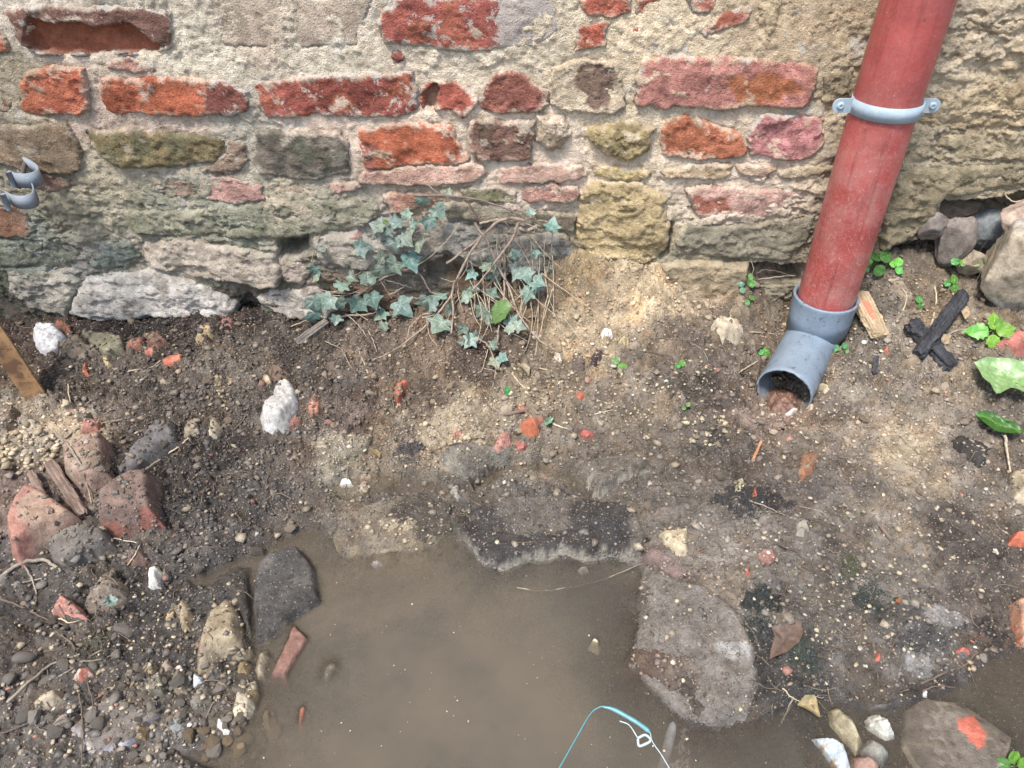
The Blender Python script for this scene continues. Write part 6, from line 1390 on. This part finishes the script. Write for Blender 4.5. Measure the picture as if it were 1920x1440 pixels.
seedling('trailing seedling right of the grey elbow, upper cluster', [(1572,656,13,150),(1580,652,12,40),(1586,658,12,-30)], (100, 170, 96))
seedling('leafy weed in the shade right behind the red pipe', [(1636,492,22,150),(1640,488,24,60),(1650,484,24,20),(1644,498,20,-60),(1630,500,18,200)], (80, 136, 50), lift=.02)
seedling('bright upright seedling right of the shaded weed', [(1682,500,16,80),(1684,500,14,-80),(1680,498,12,160)], (110, 190, 70))
seedling('seedling on the soil left of the grey pointed stone', [(1722,568,12,80),(1724,570,11,-60)])
seedling('small seedling below the hollow stones', [(1788,532,15,80),(1788,534,14,-70),(1784,532,12,170)])
seedling('seedling under the smooth blue grey stone', [(1800,496,13,30),(1798,494,13,150)])
seedling('dim seedling left of the big pale boulder', [(1846,492,12,60),(1838,494,12,170)], (110, 150, 80))
seedling('bright toothed nettle like weed near the right edge', [(1862,618,26,80),(1868,622,28,10),(1860,628,22,-80),(1854,622,28,175),(1866,612,16,50)], (118, 182, 62), outline=TOOTH, lift=.022, cat='weed')
seedling('tiny green sprout above the pink brick crumb', [(952,734,11,100),(950,734,9,-60)], (80, 180, 80))
seedling('little seedling on the dark earth left of the pipe mouth', [(1288,762,9,60),(1286,764,8,200)], (100, 150, 80))
seedling('green moss sprig at the bottom right corner', [(1900,1432,20,80),(1908,1436,20,20),(1894,1438,18,160)], (96, 150, 50))
def sheet_leaf(name, label, outl, veins, col, vein, mat, lift=.012, curl=.01, center=None, cat='leaf', parent=None, gloss=None, rings=6):
    c2 = np.array(center or np.mean(outl, 0)); pts = []
    for i in range(len(outl)):
        a_ = np.array(outl[i], float); b_ = np.array(outl[(i + 1) % len(outl)], float)
        for t in (0, .34, .67): pts.append(a_ * (1 - t) + b_ * t)
    pts = np.array(pts); n = len(pts); P2 = [c2] + [c2 + (p - c2) * t for t in np.linspace(1 / rings, 1, rings) for p in pts]
    P2 = np.array(P2); ctr = hit(*c2, 0, HM); V = []; R_ = np.array([0] + [t for t in np.linspace(1 / rings, 1, rings) for p in pts])
    for p, t in zip(P2, R_):
        q = hit(p[0], p[1], lift + curl * t * t * (1 if (p[0] + p[1]) % 2 > 1 else .8), ZG); V.append(q)
    V = np.array(V); V[:, 2] = .5 * V[:, 2] + .5 * (V[:, 2].mean() + curl * R_ ** 2 + .003 * np.sin(P2[:, 0] * .13) * R_)
    vv = np.zeros(len(P2))
    for (a_, b_) in veins:
        a_ = np.array(a_, float); b_ = np.array(b_, float); u_ = np.clip(((P2 - a_) @ (b_ - a_)) / ((b_ - a_) @ (b_ - a_)), 0, 1); vv = np.maximum(vv, np.exp(-(np.linalg.norm(P2 - a_ - u_[:, None] * (b_ - a_), axis=1) / 2.2) ** 2))
    V[:, 2] -= .0012 * vv
    F = [(0, 1 + j, 1 + (j + 1) % n) for j in range(n)] + [(1 + k_ * n + j, 1 + (k_ + 1) * n + j, 1 + (k_ + 1) * n + (j + 1) % n, 1 + k_ * n + (j + 1) % n) for k_ in range(rings - 1) for j in range(n)]
    cc = lin(col)[None] * (1 - .7 * vv[:, None]) + lin(vein)[None] * .7 * vv[:, None]
    o = mesh_obj(name, V, F, mat, parent, col=cc)
    if cat: tag(o, label, cat)
    return o
M_gloss = leaf_mat('glossy_leaf', .36, .15)
e = empty('fallen_leaf', tuple(hit(1880, 705, 0, ZG))); tag(e, 'big pale green glossy leaf at the right edge', 'leaf')
sheet_leaf('blade', None, [(1828,676),(1850,668),(1880,666),(1930,672),(1962,700),(1944,745),(1915,741),(1890,736),(1864,746),(1857,735),(1840,712)], [((1828,676),(1962,704)),((1860,684),(1880,668)),((1870,686),(1866,744)),((1895,692),(1910,740)),((1900,692),(1925,672))], (128,162,98), (170,194,140), M_gloss, .020, .012, cat=None, parent=e)
e = empty('fallen_leaf', tuple(hit(1872, 796, 0, ZG))); tag(e, 'dark green oval leaf with a pale stalk below the big pale leaf', 'leaf')
sheet_leaf('blade', None, [(1829,775),(1838,768),(1860,772),(1885,785),(1910,800),(1917,812),(1900,819),(1870,812),(1848,800)], [((1829,773),(1912,814))], (58,104,32), (100,140,62), M_gloss, .010, .006, cat=None, parent=e)
px_tube('stalk', [(1884,817),(1888,848),(1894,884)], 5, M_thin, e, .008, seed=3)
sheet_leaf('dead_leaf', 'crumpled red brown dead leaf pressed into the silt right of the wet boulder', [(1446,1175),(1470,1172),(1482,1160),(1500,1164),(1505,1188),(1498,1205),(1480,1218),(1462,1230),(1442,1238),(1446,1215),(1452,1195)], [((1445,1236),(1500,1166)),((1470,1205),(1500,1200)),((1465,1200),(1450,1178)),((1480,1190),(1503,1188))], (104,80,66), (76,56,46), M_dead, .003, .004)
sheet_leaf('dead_leaf', 'tan and dark brown dead leaf at the waterline left of the log shaped stone', [(1494,1322),(1510,1302),(1528,1300),(1532,1318),(1538,1346),(1520,1338)], [((1496,1322),(1536,1344))], (160,140,96), (96,80,60), M_dead, .004, .006)
sheet_leaf('dead_leaf', 'curled grey brown dead leaf at the foot of the ivy roots', [(972,684),(985,680),(994,690),(992,706),(984,700)], [((974,684),(990,704))], (150,132,104), (110,94,74), M_dead, .006, .004)
sheet_leaf('dead_leaf', 'small blue green leaf bit right of the brightest orange chunk', [(1020,794),(1030,782),(1038,784),(1034,796),(1024,800)], [((1022,798),(1036,784))], (110,160,120), (160,190,160), M_bright, .006, .003, cat='leaf')
sheet_leaf('dead_leaf', 'grey green leaf scrap on the rounded brown rock at left', [(190,1126),(205,1118),(222,1124),(218,1134),(204,1138)], [((190,1128),(220,1128))], (110,136,122), (140,160,150), M_leaf, .030, .003)
sheet_leaf('dead_leaf', 'yellow brown leaf scrap in the wet trench', [(695,844),(706,840),(714,850),(712,860),(700,852)], [((696,844),(712,858))], (140,116,62), (110,90,50), M_dead, .004, .003)
sheet_leaf('dead_leaf', 'tan dry leaf right of the charred wood', [(1800,588),(1812,572),(1820,574),(1816,596),(1806,608)], [((1802,604),(1818,576))], (186,160,122), (150,120,90), M_dead, .008, .006)
sheet_leaf('dead_leaf', 'pale dry leaf between the charred wood and the weed', [(1762,640),(1770,622),(1784,628),(1780,644),(1768,650)], [((1764,646),(1782,628))], (176,152,118), (140,112,84), M_dead, .006, .005)

# ------------------------------------------------------------------ twigs, roots and straws on the ground
M_tw1 = simple('grey_twig', L3(140, 128, 110), .8, .3, 120, .0008); M_tw2 = simple('brown_twig', L3(98, 82, 68), .8, .3, 120, .0008); M_tw3 = simple('straw', L3(188, 168, 132), .7, .25, 120, .0005)
TW = [
 ([(268,884),(300,862),(335,838),(352,822),(372,812)],3.2,M_tw3,'pale straw across the foot of the leaning grey stone'),
 ([(85,795),(130,800),(150,802),(200,792),(280,780)],3.4,M_tw1,'thin pale root over the small buried brick end'),
 ([(120,822),(140,806),(150,798)],3,M_tw1,'short fork of the pale root above the rubble heap'),
 ([(125,830),(150,868),(162,905),(172,945)],3.5,M_tw1,'thin root hanging over the highest brick fragment'),
 ([(497,958),(500,905),(507,868)],2.4,M_tw2,'upright hair thin root in the mud left of the shelf'),
 ([(438,806),(458,785),(463,760),(450,748)],3.2,M_tw2,'brown root loop left of the kidney shaped lump'),
 ([(238,697),(262,692),(285,688),(300,676)],2.6,M_tw3,'pale straw below the slate piece'),
 ([(128,720),(130,745),(131,768)],2,M_tw3,'fine pale root standing right of the stake foot'),
 ([(0,1082),(40,1056),(80,1050),(100,1060),(116,1072)],7,M_tw1,'thick curved grey twig on the left shore'),
 ([(-10,1098),(28,1096),(52,1090),(78,1084)],4,M_tw1,'straight grey twig under the thick curved one'),
 ([(44,1058),(60,1085),(68,1112),(66,1130)],3,M_tw1,'thin twig hanging from the thick curved one'),
 ([(0,1122),(40,1138),(80,1158),(120,1172)],4,M_tw2,'dark twig below the salmon brick corner'),
 ([(14,1318),(55,1278),(100,1245),(150,1226)],5,M_tw1,'long pale twig rising from the lower left corner'),
 ([(92,1276),(135,1254),(180,1224),(226,1208)],3.5,M_tw1,'pale twig running up to the gravel at left'),
 ([(128,1196),(148,1232),(164,1280),(178,1332)],3.4,M_tw2,'dark twig crossing the white topped brick piece'),
 ([(150,1300),(155,1370),(152,1445)],3,M_tw2,'long dark thread of root at the bottom left'),
 ([(0,1376),(30,1366),(66,1348)],3,M_tw2,'dark root end on the bottom left gravel'),
 ([(150,1240),(190,1236),(230,1216)],2.4,M_tw1,'short grey twig beside the gravel bank'),
 ([(110,1160),(135,1168),(165,1156)],2.6,M_tw3,'pale bent twig below the salmon triangle'),
 ([(205,1020),(215,1010),(264,1020)],2.4,M_tw3,'pale root between brick heap and shore'),
 ([(240,1058),(252,1042),(262,1022)],2.6,M_tw3,'curled cream root above the brown rock'),
 ([(700,742),(735,720),(760,700)],2,M_tw3,'fine root leaning on the curled brick shard') if False else ([(690,700),(682,680),(670,650)],2,M_tw3,'fine pale root in the soil left of the curled brick shard'),
 ([(805,848),(850,832),(898,820)],3,M_tw2,'thin brown twig over the jagged slab'),
 ([(1105,778),(1125,774),(1148,768)],2.4,M_tw3,'short straw right of the brightest orange chunk'),
 ([(1036,794),(1050,800),(1066,804)],4,M_tw3,'cream wood sliver beside the leaf bit'),
 ([(1002,835),(1005,862),(1006,888)],2,M_tw2,'thin stalk standing in front of the slab trench'),
 ([(960,700),(975,720),(995,735)],3,M_tw3,'pale stalk below the ivy root'),
 ([(1002,690),(1020,692),(1036,696)],2.4,M_tw3,'thin straw on the sand left of the bark roll'),
 ([(1404,622),(1450,626),(1482,640),(1514,652)],2.2,M_tw3,'dry straw lying on the grey elbow'),
 ([(1384,700),(1402,688),(1421,676)],3,M_tw3,'pale stalk left of the pipe mouth'),
 ([(1386,698),(1404,706),(1430,722)],2.6,M_tw2,'brown stalk left of the pipe mouth'),
 ([(1405,664),(1428,650),(1448,636)],5,M_tw2,'brown bark strip left of the elbow'),
 ([(1556,748),(1562,700),(1566,675)],2,M_tw3,'pale hanging stalk of the trailing seedling'),
 ([(1420,524),(1450,520),(1490,516)],3,M_tw1,'grey root running to the top of the socket'),
 ([(1418,512),(1440,506),(1492,518)],2.4,M_tw2,'dark root running to the top of the socket'),
 ([(1404,436),(1402,466),(1412,500),(1410,514)],1.8,M_tw3,'fine hanging root on the wall left of the pipe'),
 ([(1268,488),(1258,520),(1240,548)],1.8,M_tw3,'fine hanging root over the sand mound'),
 ([(1744,616),(1752,590),(1756,560),(1752,536)],4,M_tw3,'upright straw left of the charred wood'),
 ([(1690,590),(1700,560),(1692,540)],2,M_tw3,'fine straw behind the charred wood'),
 ([(1770,632),(1800,618),(1840,622),(1856,626)],4,M_tw1,'creeping stalk of the toothed weed'),
 ([(1882,362),(1896,376),(1908,378),(1925,374)],2.6,M_tw3,'white root in the hollow of the wall at right'),
 ([(1640,560),(1680,590),(1700,566)],2,M_tw2,'thin dark root right of the wood offcut'),
 ([(1404,938),(1432,948),(1470,964)],3,M_tw1,'pale flattened stalk in the black mud'),
 ([(1410,946),(1440,962),(1478,960)],2.6,M_tw2,'dark stalk crossing the pale flattened one'),
 ([(1465,1358),(1476,1332),(1488,1306)],3,M_tw1,'pale twig leaning out of the water by the dead leaf'),
 ([(1468,1290),(1482,1306),(1500,1316)],2.4,M_tw3,'cream stalk above the tan dead leaf'),
 ([(1656,1272),(1666,1226),(1692,1176)],3,M_tw2,'fallen twig on the lower right silt'),
 ([(1724,1282),(1766,1264),(1812,1244),(1832,1222)],4,M_tw2,'dark twig along the right shallow water'),
 ([(1728,1296),(1760,1286),(1790,1290)],2.6,M_tw2,'short dark twig at the right waterline'),
 ([(1558,1340),(1530,1308),(1560,1304),(1590,1306)],2,M_tw2,'bent dark stalk behind the log shaped stone'),
 ([(1500,1310),(1520,1306),(1545,1308)],2,M_tw1,'small grey stalk by the dead leaf') ,
 ([(1448,860),(1460,900),(1490,920),(1512,930)],2,M_tw2,'hair root in the silt below the pipe'),
 ([(1700,905),(1730,930),(1750,945)],2,M_tw2,'dark hair root on the pale silt'),
 ([(1570,985),(1540,960),(1500,950)],2,M_tw1,'grey hair root on the silt'),
 ([(1458,1020),(1480,1030),(1498,1036)],2.6,M_tw2,'short dark stalk above the pink tile flake'),
 ([(560,920),(590,932),(620,930)],2,M_tw2,'hair root near the upper left shore'),
 ([(455,668),(500,655),(552,648)],2,M_tw2,'dark hair root left of the wood splinter'),
 ([(524,616),(545,612),(575,600)],2.4,M_tw3,'pale straw under the wall left of the ivy'),
 ([(610,640),(640,655),(660,690),(690,700)],2,M_tw1,'thin grey root beneath the ivy'),
 ([(900,735),(915,760),(935,775)],2,M_tw2,'brown hair root below the ivy tip'),
 ([(1180,655),(1220,660),(1260,668)],2,M_tw2,'dark hair root over the sand'),
 ([(1290,640),(1320,660),(1330,690)],2,M_tw1,'grey hair root left of the tan block'),
]
for i, (p, w_, m_, lb) in enumerate(TW): px_tube('twig', p, w_, m_, None, .0025, lb, 'twig', i + 200, end=.6)
fr_ = px_tube('floating_root', [(970,1102),(1020,1108),(1080,1099),(1140,1083),(1206,1056)], 3, M_tw1, None, 0, 'thin pale root floating across the top right of the puddle', 'root', 400, A=np.maximum(HM, .0005))

# ------------------------------------------------------------------ plastic and a pale streak in the puddle
def at_z(pts, z): return np.array([(*atz(a_, b_, z), z) for a_, b_ in pts])
M_teal = simple('teal_plastic', L3(84, 142, 148), .35, .15, 60, .0003, .5); M_clearish = simple('pale_plastic', L3(176, 190, 192), .4, .15, 60, .0003, .5)
e = empty('plastic_strap', tuple(hit(1150, 1380, 0, ZG))); tag(e, 'curved teal plastic strap half sunk at the bottom of the puddle', 'strap')
Q = spline(at_z([(1046,1445),(1078,1388),(1106,1340),(1124,1326),(1136,1325)], .0004), 30); mesh_obj('edge', *tube(Q, .0009, 6), M_teal, e)
Q = spline(at_z([(1130,1325),(1150,1330),(1180,1346),(1205,1362),(1219,1374)], -.0002), 30); mesh_obj('band', *tube(Q, np.interp(np.linspace(0, 1, len(Q)), [0, .3, .9, 1], [.0012, .0028, .0030, .0012]), 8), M_teal, e)
Q = spline(at_z([(1162,1352),(1180,1360),(1196,1384)], -.0002), 16); mesh_obj('edge', *tube(Q, .0007, 5), M_clearish, e)
Q = spline(at_z([(1196,1384),(1210,1378),(1220,1388),(1208,1396),(1198,1398),(1196,1386)], .0006), 24); mesh_obj('tab', *tube(Q, .0016, 6), M_clearish, e)
Q = spline(at_z([(1219,1374),(1224,1392),(1240,1415),(1256,1442)], .0004), 16); mesh_obj('edge', *tube(Q, .0006, 5), M_clearish, e)
M_film = NT('clear_plastic'); M_film.b.inputs['Base Color'].default_value = (.35, .62, .66, 1); M_film.b.inputs['Alpha'].default_value = .05; M_film.b.inputs['Specular IOR Level'].default_value = .15; M_film.b.inputs['Roughness'].default_value = .1; _k = M_film; M_film = M_film.m
_tr = _k.n('ShaderNodeBsdfTransparent'); _tr.inputs[0].default_value = (.90, .96, .96, 1); _gl = _k.n('ShaderNodeBsdfGlossy'); _gl.inputs['Roughness'].default_value = .15; _ms = _k.n('ShaderNodeMixShader'); _ms.inputs[0].default_value = .04
_k.L(_tr.outputs[0], _ms.inputs[1]); _k.L(_gl.outputs[0], _ms.inputs[2]); _k.L(_ms.outputs[0], _k.out.inputs[0])
arcp = spline(at_z([(1046,1445),(1078,1388),(1106,1340),(1124,1327),(1150,1331),(1180,1347),(1205,1363),(1219,1375),(1226,1394),(1242,1416),(1258,1448)], .0008), 44)
Q = spline(at_z([(1266,1348),(1256,1385),(1240,1450)], -.0140), 20); tag(mesh_obj('pale_streak', *tube(Q, .0060, 10), simple('sunken_pale_streak', L3(176, 176, 178), .6)), 'pale blurred streak sunk beside the teal strap', 'rod')  # pale blurred streak, shaped as a plain tube below the water surface

# ------------------------------------------------------------------ dark moss tufts
def tuft(label, px, py, rpx, n, col, seed):
    r = np.random.default_rng(seed); c = hit(px, py, 0, HM); d_ = np.linalg.norm(c - np.array([0, 0, CAM_H])); R_ = rpx * d_ / FPX
    a = r.uniform(0, 6.28, n); q = np.sqrt(r.random(n)) * R_ * (1 + .3 * np.sin(a * 3 + seed)); x = c[0] + q * np.cos(a); y = c[1] + q * np.sin(a) * 1.2; z = samp(HM, x, y)
    s = r.uniform(.0006, .0016, n); hgt = r.uniform(.0015, .0045, n) * (1.1 - q / R_ * .7); lx = r.normal(0, .0012, n); ly = r.normal(0, .0012, n)
    V = np.stack([np.stack([x - s, y - s * .5, z - .0008], -1), np.stack([x + s, y - s * .5, z - .0008], -1), np.stack([x, y + s, z - .0008], -1), np.stack([x + lx, y + ly, z + hgt], -1)], 1).reshape(-1, 3)
    F = (np.array([(0, 1, 3), (1, 2, 3), (2, 0, 3)])[None] + (np.arange(n) * 4)[:, None, None]).reshape(-1, 3)
    cc = np.repeat(lin(col)[None] * r.uniform(.5, 1.6, (n, 1)), 4, 0)
    tag(mesh_obj('moss_tuft', V, F, M_grit, smooth=False, col=cc, attrs={'wet': np.full(len(V), .5)}), label, 'moss')
tuft('round dark olive moss tuft in the middle of the right silt', 1594, 1064, 22, 700, (62, 66, 40), 1)
tuft('large black green moss patch right of the wet boulder', 1424, 1128, 32, 700, (30, 42, 40), 2)
tuft('black green moss patch with leafy bits right of the large one', 1635, 1122, 30, 700, (38, 50, 40), 3)
tuft('dark green moss by the dead red brown leaf', 1502, 1230, 30, 800, (44, 58, 48), 4)
tuft('black moss strip under the large moss patch', 1425, 1180, 26, 800, (34, 40, 40), 5)
tuft('dark mossy hair patch left of the pipe mouth', 1290, 765, 40, 500, (66, 62, 48), 6)
tuft('black clump of rotten leaves below the pipe at right', 1395, 940, 46, 900, (44, 44, 46), 7)
tuft('black wet clump on the pale slab shelf', 1145, 1000, 40, 1300, (46, 46, 50), 8)
tuft('dark wet clump above the left trench', 770, 845, 34, 1100, (62, 58, 60), 9)
tuft('green moss on the soil below the salmon triangle', 180, 1220, 30, 600, (70, 66, 44), 10)
